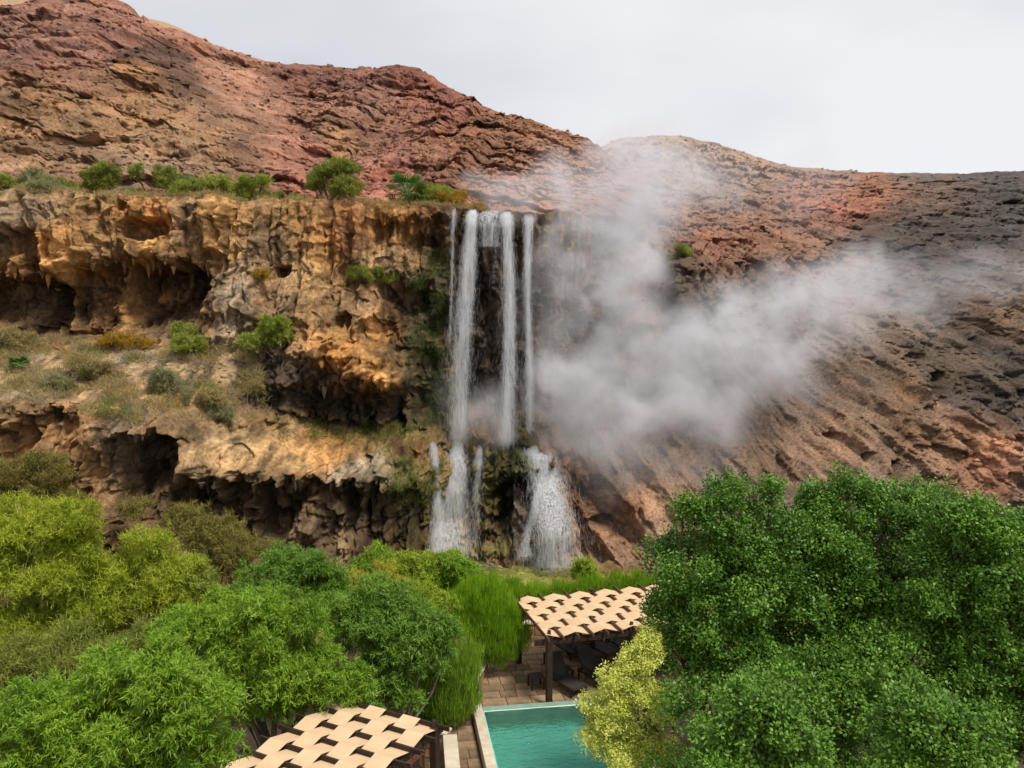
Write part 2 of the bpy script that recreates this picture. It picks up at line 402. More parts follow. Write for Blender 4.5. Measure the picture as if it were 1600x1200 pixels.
def sheet(ctrl, bot, top, nx, nz, pw=1.0, lam=0.01, feat=None, caps=((0.15, 0.03), (0.6, 0.06), (2, 0.05), (5, 0.05), (9, 0.0)), back=None):
    pts = [P(*c) for c in ctrl]
    F = TPS([(p.x, p.z) for p in pts], [p.y for p in pts], lam)
    xb, zb = resample([P(*b) for b in bot], nx); xt, zt = resample([P(*b) for b in top], nx)
    t = np.linspace(0, 1, nz) ** pw
    X = xb[None] * (1 - t[:, None]) + xt[None] * t[:, None]; Z = zb[None] * (1 - t[:, None]) + zt[None] * t[:, None]
    Y = F(X, Z)
    ax, ay = proj(X, Y, Z)
    if feat: X, Y, Z = feat(X, Y, Z, ax, ay)
    rows = [(X, Y, Z, ax, ay)]
    if caps:
        for dy, dz in caps:
            x1, y1, z1 = X[-1], Y[-1] + dy, Z[-1] + dz + 0.08 * fbm(X[-1] * 1.5, np.full(nx, dy), X[-1] * 0, 3)
            rows.append((x1[None], y1[None], z1[None], ax[-1][None], ay[-1][None]))
    X, Y, Z, ax, ay = [np.concatenate([r[i] for r in rows], 0) for i in range(5)]
    return F, X, Y, Z, ax, ay
def grid_mesh(name, X, Y, Z, mat, col, smooth=True):
    r, c = X.shape; i = np.arange(r * c).reshape(r, c)
    f = np.stack([i[:-1, :-1], i[:-1, 1:], i[1:, 1:], i[1:, :-1]], -1).reshape(-1, 4)
    return mesh_np(name, np.stack([X, Y, Z], -1).reshape(-1, 3), f, mat, smooth, col.reshape(-1, 3))

# ---- ground
gv = []; gf = []
gm = MB(); n = 60
gx = np.linspace(-400, 400, n); gy = np.concatenate([np.linspace(-60, 60, 61), np.linspace(75, 900, 12)])
GX, GY = np.meshgrid(gx, gy); GZ = -1.3 + 0.05 * fbm(GX * 0.2, GY * 0.2, GX * 0, 3)
o = link('ground', grid_mesh('ground', GX, GY, GZ, M['soil'], np.ones(GX.shape + (3,)))); tag(o, kind='structure')

# ---- the travertine cliff
ctrl = [(-270, 294, 34.6), (-270, 400, 35), (-270, 520, 35.4), (-270, 590, 31.5), (-270, 622, 29.6), (-270, 720, 29.5), (-270, 850, 28.4), (-140, 297, 36.3), (0, 300, 38), (200, 304, 39.6), (400, 311, 41.3), (600, 319, 43), (740, 326, 44), (840, 335, 45), (900, 342, 46.5), (930, 345, 51),
    (-140, 400, 36.6), (0, 380, 38.1), (100, 380, 38.6), (200, 380, 39.4), (300, 380, 40), (400, 390, 40.6), (500, 390, 41.6), (600, 400, 42.6), (680, 400, 44),
    (-140, 520, 37.0), (0, 520, 38.4), (120, 520, 38.8), (250, 520, 39.6), (330, 515, 39.4), (380, 490, 39.2), (450, 450, 40.6), (540, 450, 41.4), (600, 480, 41.4), (650, 500, 43.3), (690, 520, 45),
    (440, 490, 39.4), (500, 520, 38.6), (560, 560, 38.2), (605, 600, 38.4), (430, 560, 38.2), (480, 600, 39.2), (420, 630, 38.2), (560, 640, 40.2), (500, 655, 39), (620, 640, 41.6), (660, 640, 43.5), (600, 530, 41),
    (-140, 545, 36), (0, 545, 37), (150, 545, 37.4), (300, 548, 37.6), (370, 560, 37.8),
    (-140, 590, 33), (0, 590, 33.8), (150, 590, 34.4), (300, 605, 34.8), (400, 650, 36.2),
    (-140, 622, 30.6), (0, 626, 31.3), (60, 630, 31.5), (120, 645, 31.4), (200, 655, 31.6), (260, 660, 32.0), (330, 670, 33.2), (420, 690, 34.4), (500, 695, 36.2), (580, 700, 38.2), (640, 690, 40), (665, 688, 41),
    (290, 735, 32.0), (350, 745, 32.2), (420, 738, 32.8), (500, 742, 34.0), (545, 752, 34.6), (605, 745, 36.4), (640, 745, 38.4),
    (-140, 720, 30.4), (0, 720, 30.9), (80, 720, 31.3), (160, 730, 31.4), (240, 740, 32), (310, 800, 32.6), (450, 800, 33.6), (560, 800, 35), (625, 800, 37.6), (660, 800, 40),
    (-140, 850, 29), (0, 850, 29.8), (200, 850, 30.4), (320, 870, 31.8), (440, 880, 33), (560, 890, 34.8), (640, 890, 38.6), (-140, 930, 28), (200, 940, 28.6), (440, 940, 31.5), (640, 930, 37.5), (880, 930, 38.8),
    (680, 690, 42.4), (740, 690, 42.9), (800, 692, 42.9), (850, 698, 42.3), (700, 682, 44.2), (780, 680, 45), (850, 682, 44.4),
    (700, 560, 45.6), (780, 560, 46.6), (850, 560, 46.2), (720, 640, 45.8), (780, 640, 46.4), (850, 640, 45.8), (720, 400, 45), (780, 400, 46.2), (850, 400, 46.4),
    (700, 760, 42.2), (780, 760, 42.7), (850, 750, 41.6), (880, 800, 40.8), (680, 862, 41.4), (780, 862, 41.8), (880, 870, 39.9),
    (890, 450, 48), (890, 600, 46.5), (900, 700, 43.4), (900, 850, 40.6), (930, 450, 53), (930, 600, 51), (930, 700, 49), (930, 850, 45), (930, 920, 43)]
def ell(px, py, cx, cy_, rx, ry, k=0.35, wob=None):
    d = 1 - np.sqrt(((px - cx) / rx) ** 2 + ((py - cy_) / ry) ** 2)
    if wob is not None: d = d + wob
    return sstep(0, k, d)
def under(px, py, x0, x1, top, bot, wob, soft=9):
    """overhang: deepest just under its brow, running out downwards"""
    tp_ = top + 14 * wob(px)
    inx = sstep(x0, x0 + 16, px) * (1 - sstep(x1 - 16, x1, px))
    u = (py - tp_) / (bot - top)
    return inx * sstep(0, soft / (bot - top), u) * np.clip(1 - u, 0, 1) ** 0.6
def cliff_feat(X, Y, Z, px, py):
    z0 = np.zeros_like(X)
    w = 0.45 * fbm(px / 22, py / 22, z0, 4, 40)
    wob = lambda p: fbm(p / 20, z0, z0, 4, 50) + 0.8 * fbm(p / 6, z0, z0 + 4, 2, 51)
    D = z0.copy()
    # caves and overhangs of the upper wall
    D += 1.9 * ell(px, py, 220, 356, 40, 17, .3, w) + 0.9 * ell(px, py, 190, 320, 11, 12, .4, w)
    D += 2.6 * under(px, py, 192, 336, 412, 540, wob) + 2.0 * under(px, py, -300, 118, 428, 540, wob)
    D += 1.9 * under(px, py, 110, 200, 408, 530, wob) + 1.3 * under(px, py, -300, 70, 352, 420, wob)
    D += 1.2 * under(px, py, 50, 185, 508, 545, wob, 7) + 0.8 * ell(px, py, 330, 400, 22, 12, .3, w)
    D -= 0.7 * ell(px, py, 190, 490, 16, 60, .6, w)
    D += 1.2 * ell(px, py, 443, 424, 17, 12, .3, w) + 1.3 * ell(px, py, 533, 505, 19, 17, .3, w)
    D += 1.0 * under(px, py, 575, 625, 498, 545, wob, 6) + 1.2 * under(px, py, 560, 700, 345, 420, wob, 8) * 0.7
    D += 1.1 * ell(px, py, 655, 375, 26, 16, .4, w) + 1.2 * ell(px, py, 640, 470, 40, 36, .5, w) + 0.8 * ell(px, py, 600, 455, 18, 14, .4, w)
    D += 1.3 * ell(px, py, 668, 600, 40, 80, .5, w)
    # swells
    D -= 0.9 * ell(px, py, 375, 470, 42, 70, .8, .5 * w) + 0.5 * ell(px, py, 250, 395, 55, 22, .7, w) + 0.6 * ell(px, py, 330, 350, 30, 60, .9, w)
    D -= 0.7 * ell(px, py, 480, 460, 60, 70, .9, .4 * w) + 0.6 * ell(px, py, 610, 415, 50, 30, .8, w) + 0.7 * ell(px, py, 590, 500, 26, 24, .8, .3 * w)
    # the dripping mass with the orange cap
    D += 0.55 * under(px, py, 405, 560, 552, 676, wob, 14) + 0.7 * under(px, py, 500, 640, 600, 690, wob, 12) + 1.6 * under(px, py, 400, 640, 652, 700, wob, 8)
    D -= 1.7 * ell(px, py, 505, 585, 125, 88, .9, .2 * w)
    D -= 0.7 * ell(px, py, 452, 600, 42, 24, .8, w)
    # lower cliff: holes under the tan slab
    D += 2.2 * under(px, py, 180, 285, 676, 800, wob, 8) + 1.6 * under(px, py, 270, 420, 752, 870, wob, 8) + 1.8 * under(px, py, 400, 560, 748, 880, wob, 8)
    D += 1.4 * under(px, py, 20, 125, 640, 700, wob, 6) + 1.7 * under(px, py, 555, 668, 760, 890, wob, 10) + 1.2 * under(px, py, -300, 60, 660, 760, wob, 8)
    D += 1.0 * ell(px, py, 425, 820, 30, 28, .4, w) + 0.9 * ell(px, py, 300, 830, 32, 22, .4, w) + 1.0 * ell(px, py, 550, 800, 24, 40, .4, w)
    D += 1.1 * ell(px, py, 570, 720, 12, 22, .5, w) - 0.4 * ell(px, py, 572, 735, 40, 18, .3, .4 * w)
    D += 0.35 * ell(px, py, 375, 715, 30, 24, .2, .6 * w)
    # behind the lower cascade
    D += 1.5 * ell(px, py, 805, 790, 40, 60, .6, w) + 0.8 * ell(px, py, 730, 790, 20, 70, .6, w)
    D -= 0.9 * ell(px, py, 858, 830, 26, 62, .8, .3 * w)
    # surface relief
    terr = sstep(535, 550, py) * (1 - sstep(600, 640, py)) * (1 - sstep(330, 400, px))   # dry terrace: smoother
    slab = ell(px, py, 430, 695, 150, 40, .4, .4 * w)
    black = sstep(700, 740, py) * (1 - slab); black = np.maximum(black, ell(px, py, 500, 620, 120, 60, .5, w)); black = np.maximum(black, 0.8 * ell(px, py, 640, 500, 60, 120, .6, w))
    rgh = (1 - 0.75 * terr) * (1 - 0.6 * slab)
    drape = np.clip(ell(px, py, 490, 395, 220, 125, .3, .25 * w) + .8 * ell(px, py, 140, 350, 300, 62, .3, .5 * w), 0, 1) * (1 - black)
    x, z = X, Z
    wx_ = x + 0.5 * fbm(x * .8, z * .8, z0, 3, 58); wz_ = z + 0.5 * fbm(x * .8, z * .8, z0 + 6, 3, 59)
    bil = np.abs(fbm(wx_ * 0.55, wz_ * 0.42, Y * 0.2, 2, 60, 0.45))           # rounded swells parted by creases
    bil = bil * (1 - .65 * drape) + .65 * drape * np.abs(fbm((x + .2 * (wx_ - x)) * 1.1, wz_ * .22, z0, 2, 62, .45))
    bil2 = np.abs(fbm(wx_ * 1.5, wz_ * 1.05, Y * 0.4, 3, 64, 0.5))
    D += rgh * (1.3 * (0.3 - bil * 2.0) * .7 + 0.75 * (0.3 - bil2 * 1.8) * (1 - .6 * drape))
    flute = fbm((x + .25 * (wx_ - x)) * 2.6, z * 0.22, z0, 3, 70, 0.55)
    D += rgh * (0.45 + .3 * drape) * flute * (1 - .5 * black) + rgh * .2 * fbm(wx_ * 5.5, z * .6, z0, 2, 72) * (1 - .6 * black)
    D += rgh * (0.16 + 0.34 * black) * (1 - .75 * drape) * -ridged(wx_ * 1.3, wz_ * 1.2, Y * 0.6, 4, 80, 0.58)
    D += rgh * black * 0.5 * facets(wx_ * 1.3, wz_ * 1.1, 90) + rgh * 0.16 * facets(wx_ * 2.6, wz_ * 2.2, 95)
    D += (0.5 + 0.5 * rgh) * 0.12 * fbm(x * 5, z * 4.2, z0, 4, 100, 0.65)
    D += slab * 0.10 * ridged(x * 2.2, z * 3.5, z0, 3, 110) * -1
    edge = sstep(0, 14, py - (300 + 30 * (px / 800)))       # keep the lip tidy
    D = D * (0.25 + 0.75 * edge)
    X2 = X + 0.16 * rgh * fbm(x * 1.8, z * 1.8, z0 + 3, 3, 120) * edge
    Z2 = Z + 0.20 * rgh * fbm(x * 1.6, z * 1.6, z0 + 8, 4, 130) * edge + (1 - edge) * 0.30 * fbm(x * 0.8, z0, z0, 5, 131, .6)
    return X2, Y + D, Z2
top = [(-270, 294, 34.6), (-140, 297, 36.3), (0, 300, 38), (200, 304, 39.6), (400, 311, 41.3), (600, 319, 43), (740, 326, 44), (840, 335, 45), (930, 345, 50)]
bot = [(-270, 915, 29), (-140, 915, 30), (200, 925, 30), (640, 925, 37), (930, 930, 43)]
FC, X, Y, Z, ax, ay = sheet(ctrl, bot, top, 730, 400, 1.0, 0.004, cliff_feat)
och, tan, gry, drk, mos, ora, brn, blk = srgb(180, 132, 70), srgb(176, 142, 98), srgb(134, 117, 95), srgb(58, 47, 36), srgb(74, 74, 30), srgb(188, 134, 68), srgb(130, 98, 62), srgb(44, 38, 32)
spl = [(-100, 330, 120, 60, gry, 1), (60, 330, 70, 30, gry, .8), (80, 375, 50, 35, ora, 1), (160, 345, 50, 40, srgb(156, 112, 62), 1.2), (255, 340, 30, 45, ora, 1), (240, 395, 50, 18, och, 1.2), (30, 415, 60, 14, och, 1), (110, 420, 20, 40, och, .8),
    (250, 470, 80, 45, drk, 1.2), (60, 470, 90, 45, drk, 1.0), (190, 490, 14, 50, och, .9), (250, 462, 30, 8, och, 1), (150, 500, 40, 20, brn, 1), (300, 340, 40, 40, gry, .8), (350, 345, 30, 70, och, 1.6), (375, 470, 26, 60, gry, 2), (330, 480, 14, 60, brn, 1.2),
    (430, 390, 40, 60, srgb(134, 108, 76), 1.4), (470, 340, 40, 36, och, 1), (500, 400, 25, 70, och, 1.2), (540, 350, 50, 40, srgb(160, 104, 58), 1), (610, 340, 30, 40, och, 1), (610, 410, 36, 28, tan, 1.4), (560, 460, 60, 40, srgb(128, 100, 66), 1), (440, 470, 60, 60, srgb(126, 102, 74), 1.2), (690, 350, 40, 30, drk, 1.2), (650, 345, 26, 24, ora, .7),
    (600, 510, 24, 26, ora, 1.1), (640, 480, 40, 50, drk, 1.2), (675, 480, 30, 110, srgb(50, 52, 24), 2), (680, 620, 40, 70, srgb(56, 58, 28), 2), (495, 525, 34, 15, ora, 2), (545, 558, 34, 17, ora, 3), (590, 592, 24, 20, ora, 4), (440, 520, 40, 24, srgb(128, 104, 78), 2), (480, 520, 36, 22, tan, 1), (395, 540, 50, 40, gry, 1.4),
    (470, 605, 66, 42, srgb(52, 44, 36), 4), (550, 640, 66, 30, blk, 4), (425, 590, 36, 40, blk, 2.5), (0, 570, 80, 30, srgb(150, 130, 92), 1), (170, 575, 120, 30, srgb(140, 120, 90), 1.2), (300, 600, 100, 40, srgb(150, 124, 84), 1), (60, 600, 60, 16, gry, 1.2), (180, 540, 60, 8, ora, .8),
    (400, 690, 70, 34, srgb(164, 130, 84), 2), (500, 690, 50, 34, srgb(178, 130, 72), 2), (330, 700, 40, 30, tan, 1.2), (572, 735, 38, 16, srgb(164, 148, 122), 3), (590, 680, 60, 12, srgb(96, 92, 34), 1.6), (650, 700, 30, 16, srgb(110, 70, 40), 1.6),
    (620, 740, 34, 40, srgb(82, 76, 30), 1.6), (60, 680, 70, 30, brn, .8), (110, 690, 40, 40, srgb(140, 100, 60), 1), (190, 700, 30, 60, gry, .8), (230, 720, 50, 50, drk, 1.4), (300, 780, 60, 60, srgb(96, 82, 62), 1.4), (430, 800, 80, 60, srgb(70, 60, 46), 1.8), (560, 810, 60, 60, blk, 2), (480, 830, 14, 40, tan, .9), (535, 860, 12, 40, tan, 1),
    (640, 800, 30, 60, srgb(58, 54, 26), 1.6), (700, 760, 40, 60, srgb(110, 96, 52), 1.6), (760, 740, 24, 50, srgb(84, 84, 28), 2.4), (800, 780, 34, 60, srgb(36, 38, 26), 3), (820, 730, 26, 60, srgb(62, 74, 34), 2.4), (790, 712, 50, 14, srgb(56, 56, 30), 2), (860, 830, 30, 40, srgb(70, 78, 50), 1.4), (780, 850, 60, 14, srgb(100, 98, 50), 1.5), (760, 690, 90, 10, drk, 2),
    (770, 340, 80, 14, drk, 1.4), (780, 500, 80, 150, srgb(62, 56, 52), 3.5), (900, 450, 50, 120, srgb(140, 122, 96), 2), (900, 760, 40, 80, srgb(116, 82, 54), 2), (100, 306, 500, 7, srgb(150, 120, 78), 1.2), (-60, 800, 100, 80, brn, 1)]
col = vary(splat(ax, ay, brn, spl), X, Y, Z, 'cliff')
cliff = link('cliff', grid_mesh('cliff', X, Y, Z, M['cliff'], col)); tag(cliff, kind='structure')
CCOL = col; CX, CY, CZ, CAX, CAY = X, Y, Z, ax, ay
def cliff_y(x, z):
    """front surface of the finished cliff near (x, z)"""
    d = (CX[:400] - x) ** 2 + (CZ[:400] - z) ** 2
    i = np.argpartition(d.ravel(), 6)[:6]
    return float(CY[:400].ravel()[i].min())
def cliff_at(px, py):
    d = (CAX - px) ** 2 + (CAY - py) ** 2
    i = int(d.ravel().argmin()); return Vector((CX.ravel()[i], CY.ravel()[i], CZ.ravel()[i]))

# ---- red hillside behind the lip
ctrl = [(-180, 330, 44), (0, 312, 46), (200, 312, 48), (400, 316, 50), (600, 324, 52), (800, 332, 54), (1000, 345, 56),
    (-180, 200, 56), (0, 220, 54), (150, 230, 56), (300, 250, 55), (400, 260, 56), (470, 290, 55),
    (-180, 100, 72), (0, 120, 68), (100, 140, 65), (200, 100, 70), (300, 170, 64), (380, 220, 60), (250, 130, 68),
    (-180, 20, 95), (0, 40, 92), (110, 30, 86), (180, 40, 86), (230, 70, 86), (280, 110, 82), (-180, -20, 104), (0, -5, 104), (110, -14, 95), (235, 42, 98),
    (340, 110, 96), (380, 150, 88), (430, 200, 78), (480, 250, 66), (510, 285, 58), (350, 80, 105), (500, 105, 108), (635, 105, 106), (730, 155, 100), (800, 185, 94), (940, 236, 92), (1000, 300, 90),
    (520, 160, 92), (600, 180, 86), (560, 240, 72), (700, 220, 76), (800, 260, 70), (900, 280, 68), (640, 250, 62), (680, 290, 58), (580, 290, 60), (760, 290, 58), (880, 310, 60)]
ridge = [(-180, 0, 100), (-60, 15, 100), (0, 26, 100), (52, 22, 98), (75, 2, 95), (112, -14, 95), (170, -8, 95), (205, 14, 95), (235, 44, 98), (300, 74, 102), (350, 82, 105), (415, 92, 106), (500, 104, 108), (560, 112, 108), (605, 112, 107), (622, 105, 106), (652, 107, 105), (664, 118, 104), (690, 136, 103), (735, 153, 100), (745, 164, 99), (786, 188, 95), (800, 182, 94), (815, 184, 94), (845, 197, 93), (862, 207, 93), (912, 213, 92), (922, 221, 92), (942, 238, 92), (970, 265, 90), (1010, 320, 88)]
def hill_feat(X, Y, Z, px, py):
    z0 = np.zeros_like(X); e = sstep(0, 0.06, (1 - np.linspace(0, 1, X.shape[0]))[:, None]) * 0.8 + 0.2
    s = X * 0.12 + Z * 0.5 + 1.6 * fbm(X * 0.06, Z * 0.06, Y * 0.04, 4, 200)
    strat = np.abs((s * 0.9) % 1.0 - 0.5) * 2
    D = 4.0 * fbm(X * 0.05, Z * 0.07, Y * 0.03, 4, 210, 0.55)
    gull = -ridged((X - 0.45 * Z) * 0.10 + .5 * fbm(X * .07, Z * .07, z0, 3, 221), Z * 0.025, z0, 4, 220) * 3.8
    chute = np.maximum(ell(px, py, 420, 190, 60, 130, .8), ell(px, py, 620, 240, 50, 90, .8)) * 0.6
    R = 1 - chute
    wx_ = X + 1.4 * fbm(X * .25, Z * .3, z0, 4, 233); wz_ = Z + 0.9 * fbm(X * .25, Z * .3, z0 + 5, 4, 234) + .1 * X
    led = np.abs(((s * 0.8) % 1.0)); led = led * led
    led2 = (s * 2.3 + .3 * fbm(X * .5, Z * .5, z0, 3, 235)) % 1.0
    m1 = sstep(-.2, .35, fbm(X * .12, Z * .15, z0, 3, 236))
    D += gull + R * (.9 * facets(wx_ * .24, wz_ * .4, 230) + .5 * facets(wx_ * .75, wz_ * 1.1, 240) * (.2 + 1.2 * m1) + .9 * m1 * (led - .4) + .22 * (led2 - .5) * (1.2 - m1))
    D += 0.7 * -ridged(wx_ * 0.35, wz_ * 0.5, Y * 0.15, 5, 250, .6) * (0.4 + 0.6 * R) + .20 * facets(X * 1.8, Z * 2.4, 255) + .5 * fbm(X * 1.2, Z * 1.5, z0, 4, 256, .7)
    D *= e
    Z2 = Z + (1 - e) * 0.4 * (fbm(X * 0.6, z0, z0, 4, 260) + 0.5) + 0.35 * R * fbm(X * 0.9, Z * .9, z0, 3, 261) * e
    Z2[-1] += 0.5 * np.maximum(0, worley(X[-1] * 0.35, X[-1] * 0, 262)[2] - .55) * 2
    return X + 0.3 * R * fbm(X * .9, Z * .9, z0 + 4, 3, 263), Y + D, Z2
bot = [(-180, 345, 43.5), (0, 325, 45.5), (400, 325, 49.5), (800, 345, 53.5), (1010, 355, 55.5)]
FH, X, Y, Z, ax, ay = sheet(ctrl, bot, ridge, 580, 235, 1.25, 0.01, hill_feat, caps=((1, .1), (4, -.6), (12, -3), (30, -12)))
red, yel, pnk, dkr, lt = srgb(146, 96, 76), srgb(158, 116, 72), srgb(182, 122, 94), srgb(98, 72, 62), srgb(180, 150, 122)
spl = [(60, 60, 120, 50, srgb(152, 106, 88), 1.5), (120, 110, 90, 40, srgb(150, 98, 84), 1), (150, 180, 160, 60, srgb(156, 118, 74), 2), (300, 210, 80, 50, srgb(160, 120, 78), 2), (60, 230, 120, 40, srgb(170, 132, 92), 1.6), (220, 250, 90, 30, srgb(174, 146, 118), 1.2), (235, 95, 44, 13, srgb(74, 56, 50), 4), (285, 120, 26, 26, srgb(80, 60, 52), 3), (330, 165, 24, 30, srgb(96, 70, 58), 2), (380, 215, 20, 30, srgb(110, 80, 62), 1.6), (140, 200, 30, 8, srgb(84, 66, 50), 2), (30, 175, 40, 12, srgb(104, 80, 58), 1.6),
    (220, 118, 30, 12, srgb(196, 136, 60), 1.2), (370, 130, 44, 46, srgb(176, 126, 100), 2.5), (430, 200, 34, 44, srgb(168, 116, 92), 2.5), (480, 260, 30, 44, srgb(162, 104, 84), 2), (500, 290, 40, 30, srgb(170, 104, 84), 1.4), (560, 200, 60, 60, srgb(150, 108, 86), 1.4), (540, 220, 30, 20, och, 1), (600, 270, 30, 50, srgb(172, 108, 88), 2), (520, 130, 70, 20, srgb(128, 84, 72), 1.2), (700, 160, 60, 40, srgb(140, 84, 66), 1.4),
    (640, 110, 30, 14, srgb(126, 78, 62), 1.4), (800, 220, 60, 40, srgb(150, 104, 70), 1.4), (720, 250, 60, 34, srgb(150, 100, 70), 1.4), (880, 240, 50, 30, srgb(168, 116, 84), 1.2), (850, 300, 90, 40, srgb(170, 124, 104), 1.4), (30, 90, 60, 30, srgb(120, 84, 80), 1), (330, 60, 60, 20, pnk, 1)]
col = vary(splat(ax, ay, red, spl, 22, 8), X, Y, Z, 'hill')
hillside = link('hillside', grid_mesh('hillside', X, Y, Z, M['hill'], col)); tag(hillside, kind='structure')
HCOL = col; HX, HY, HZ, HAX, HAY = X, Y, Z, ax, ay

# ---- brown slope and dark rocks on the right
ctrl = [(800, 880, 40.4), (1000, 900, 38.5), (1200, 900, 37), (1400, 900, 36), (1800, 900, 35), (950, 800, 41.5), (1100, 800, 42), (1300, 800, 42), (1500, 790, 41), (1800, 790, 39.5),
    (850, 700, 45), (950, 700, 44.4), (1150, 700, 46), (1350, 700, 46), (1500, 700, 44.6), (1800, 660, 43), (850, 600, 48), (950, 600, 47), (1150, 600, 51), (1350, 600, 52), (1500, 600, 49), (1800, 540, 48),
    (860, 500, 50), (950, 500, 49), (1040, 480, 49.5), (1090, 490, 52), (1200, 500, 58), (1400, 500, 60), (1600, 470, 57), (1800, 450, 55), (860, 420, 52), (930, 420, 51), (1050, 410, 53), (1200, 420, 64), (1400, 410, 70), (1600, 400, 68), (1800, 380, 68),
    (860, 345, 58), (950, 340, 66), (1100, 340, 82), (1300, 340, 94), (1600, 330, 96), (1800, 320, 96), (860, 260, 120), (975, 213, 135), (1110, 222, 140), (1250, 262, 145), (1400, 272, 140), (1600, 268, 130), (1800, 262, 125), (1050, 270, 110), (1200, 300, 110), (1450, 300, 115)]
ridge = [(800, 300, 118), (860, 262, 122), (925, 234, 128), (945, 224, 130), (972, 213, 134), (1000, 215, 136), (1030, 212, 138), (1072, 210, 139), (1085, 215, 139), (1110, 222, 140), (1135, 225, 141), (1160, 233, 142), (1195, 243, 143), (1215, 252, 144), (1250, 262, 145), (1300, 265, 145), (1345, 268, 144), (1395, 273, 142), (1425, 275, 141), (1480, 274, 138), (1520, 271, 135), (1560, 267, 132), (1600, 267, 130), (1700, 262, 128), (1830, 258, 125)]
def slope_feat(X, Y, Z, px, py):
    z0 = np.zeros_like(X); t = np.linspace(0, 1, X.shape[0])[:, None]; e = 1 - 0.85 * sstep(0.93, 1, t)
    low = sstep(430, 620, py)                                  # lower slope: long diagonal folds running down to the right
    a = X * 0.75 + Z * 0.66; b = -X * 0.66 + Z * 0.75
    w = 0.45 * fbm(px / 22, py / 22, z0, 4, 340)
    a2 = X * 0.60 - Z * 0.80; b2 = X * 0.80 + Z * 0.60           # b2 across the folds
    D = 1.9 * fbm(X * 0.09, Z * 0.10, Y * 0.05, 4, 310, 0.55) * (1 + t * 1.8)
    D += low * (2.4 * -ridged(b2 * 0.24, a2 * 0.05, z0, 3, 320) + 0.6 * -ridged(b2 * 1.2, a2 * 0.16, z0, 3, 321))
    dark = np.clip(sstep(1350, 1460, px + 0.5 * (600 - py) * 0 + 40 * w) * (1 - sstep(640, 760, py - (px - 1400) * .35)) + (1 - low), 0, 1)
    wx_ = X + 1.0 * fbm(X * .35, Z * .4, z0, 4, 333); wz_ = Z + .7 * fbm(X * .35, Z * .4, z0 + 5, 4, 334)
    D += dark * (.9 * facets(wx_ * .4, wz_ * .5, 330) + .45 * facets(wx_ * 1.1, wz_ * 1.3, 331) + .7 * fbm(X * .9, Z * 1.1, z0, 4, 338, .68)) * (.7 + .8 * t) + (.25 + .3 * dark) * facets(b2 * 2.2, a2 * 1.0, 335) + (1 - dark) * 1.3 * facets((b2 + .6 * fbm(X * .5, Z * .5, z0, 3, 337)) * .7, a2 * .22, 336)
    D += 0.28 * -ridged(X * 1.1, Z * 1.1, Y * 0.5, 4, 350, 0.6)
    # outcrop, hollows
    D -= 3.2 * ell(px, py, 1062, 455, 44, 66, .6, w) + 1.5 * ell(px, py, 1010, 520, 50, 46, .8, w) + 0.6 * ell(px, py, 950, 780, 60, 30, .7, w)
    D += 1.8 * ell(px, py, 1388, 735, 17, 24, .5, w) + 1.1 * ell(px, py, 1350, 712, 10, 14, .5, w) + 1.5 * ell(px, py, 1452, 612, 20, 30, .5, w) + 1.0 * ell(px, py, 1300, 680, 14, 9, .5, w)
    D += 1.2 * ell(px, py, 935, 815, 30, 10, .4, w) - 0.8 * ell(px, py, 1450, 720, 60, 40, .8, w) + 1.2 * ell(px, py, 1420, 560, 26, 9, .4, w) + 0.9 * ell(px, py, 1505, 790, 20, 10, .4, w)
    D -= 1.0 * ell(px, py, 1240, 390, 60, 30, .7, w) + 1.2 * ell(px, py, 1390, 360, 60, 50, .8, w)
    Z2 = Z + 0.25 * fbm(X * 1.2, Z * 1.2, z0, 3, 360) * e + (1 - e) * 0.3 * fbm(X * .4, z0, z0, 4, 361)
    return X + 0.2 * fbm(X * 1.2, Z * 1.2, z0 + 5, 3, 362), Y + D * e, Z2
bot = [(800, 920, 40.4), (1000, 930, 38), (1400, 900, 36), (1830, 900, 35)]
FS, X, Y, Z, ax, ay = sheet(ctrl, bot, ridge, 520, 360, 1.55, 0.01, slope_feat, caps=((1, .1), (5, -.6), (15, -3), (40, -14)))
br1, br2, terra, dk, gre = srgb(150, 118, 92), srgb(122, 96, 74), srgb(184, 128, 92), srgb(92, 82, 72), srgb(118, 104, 94)
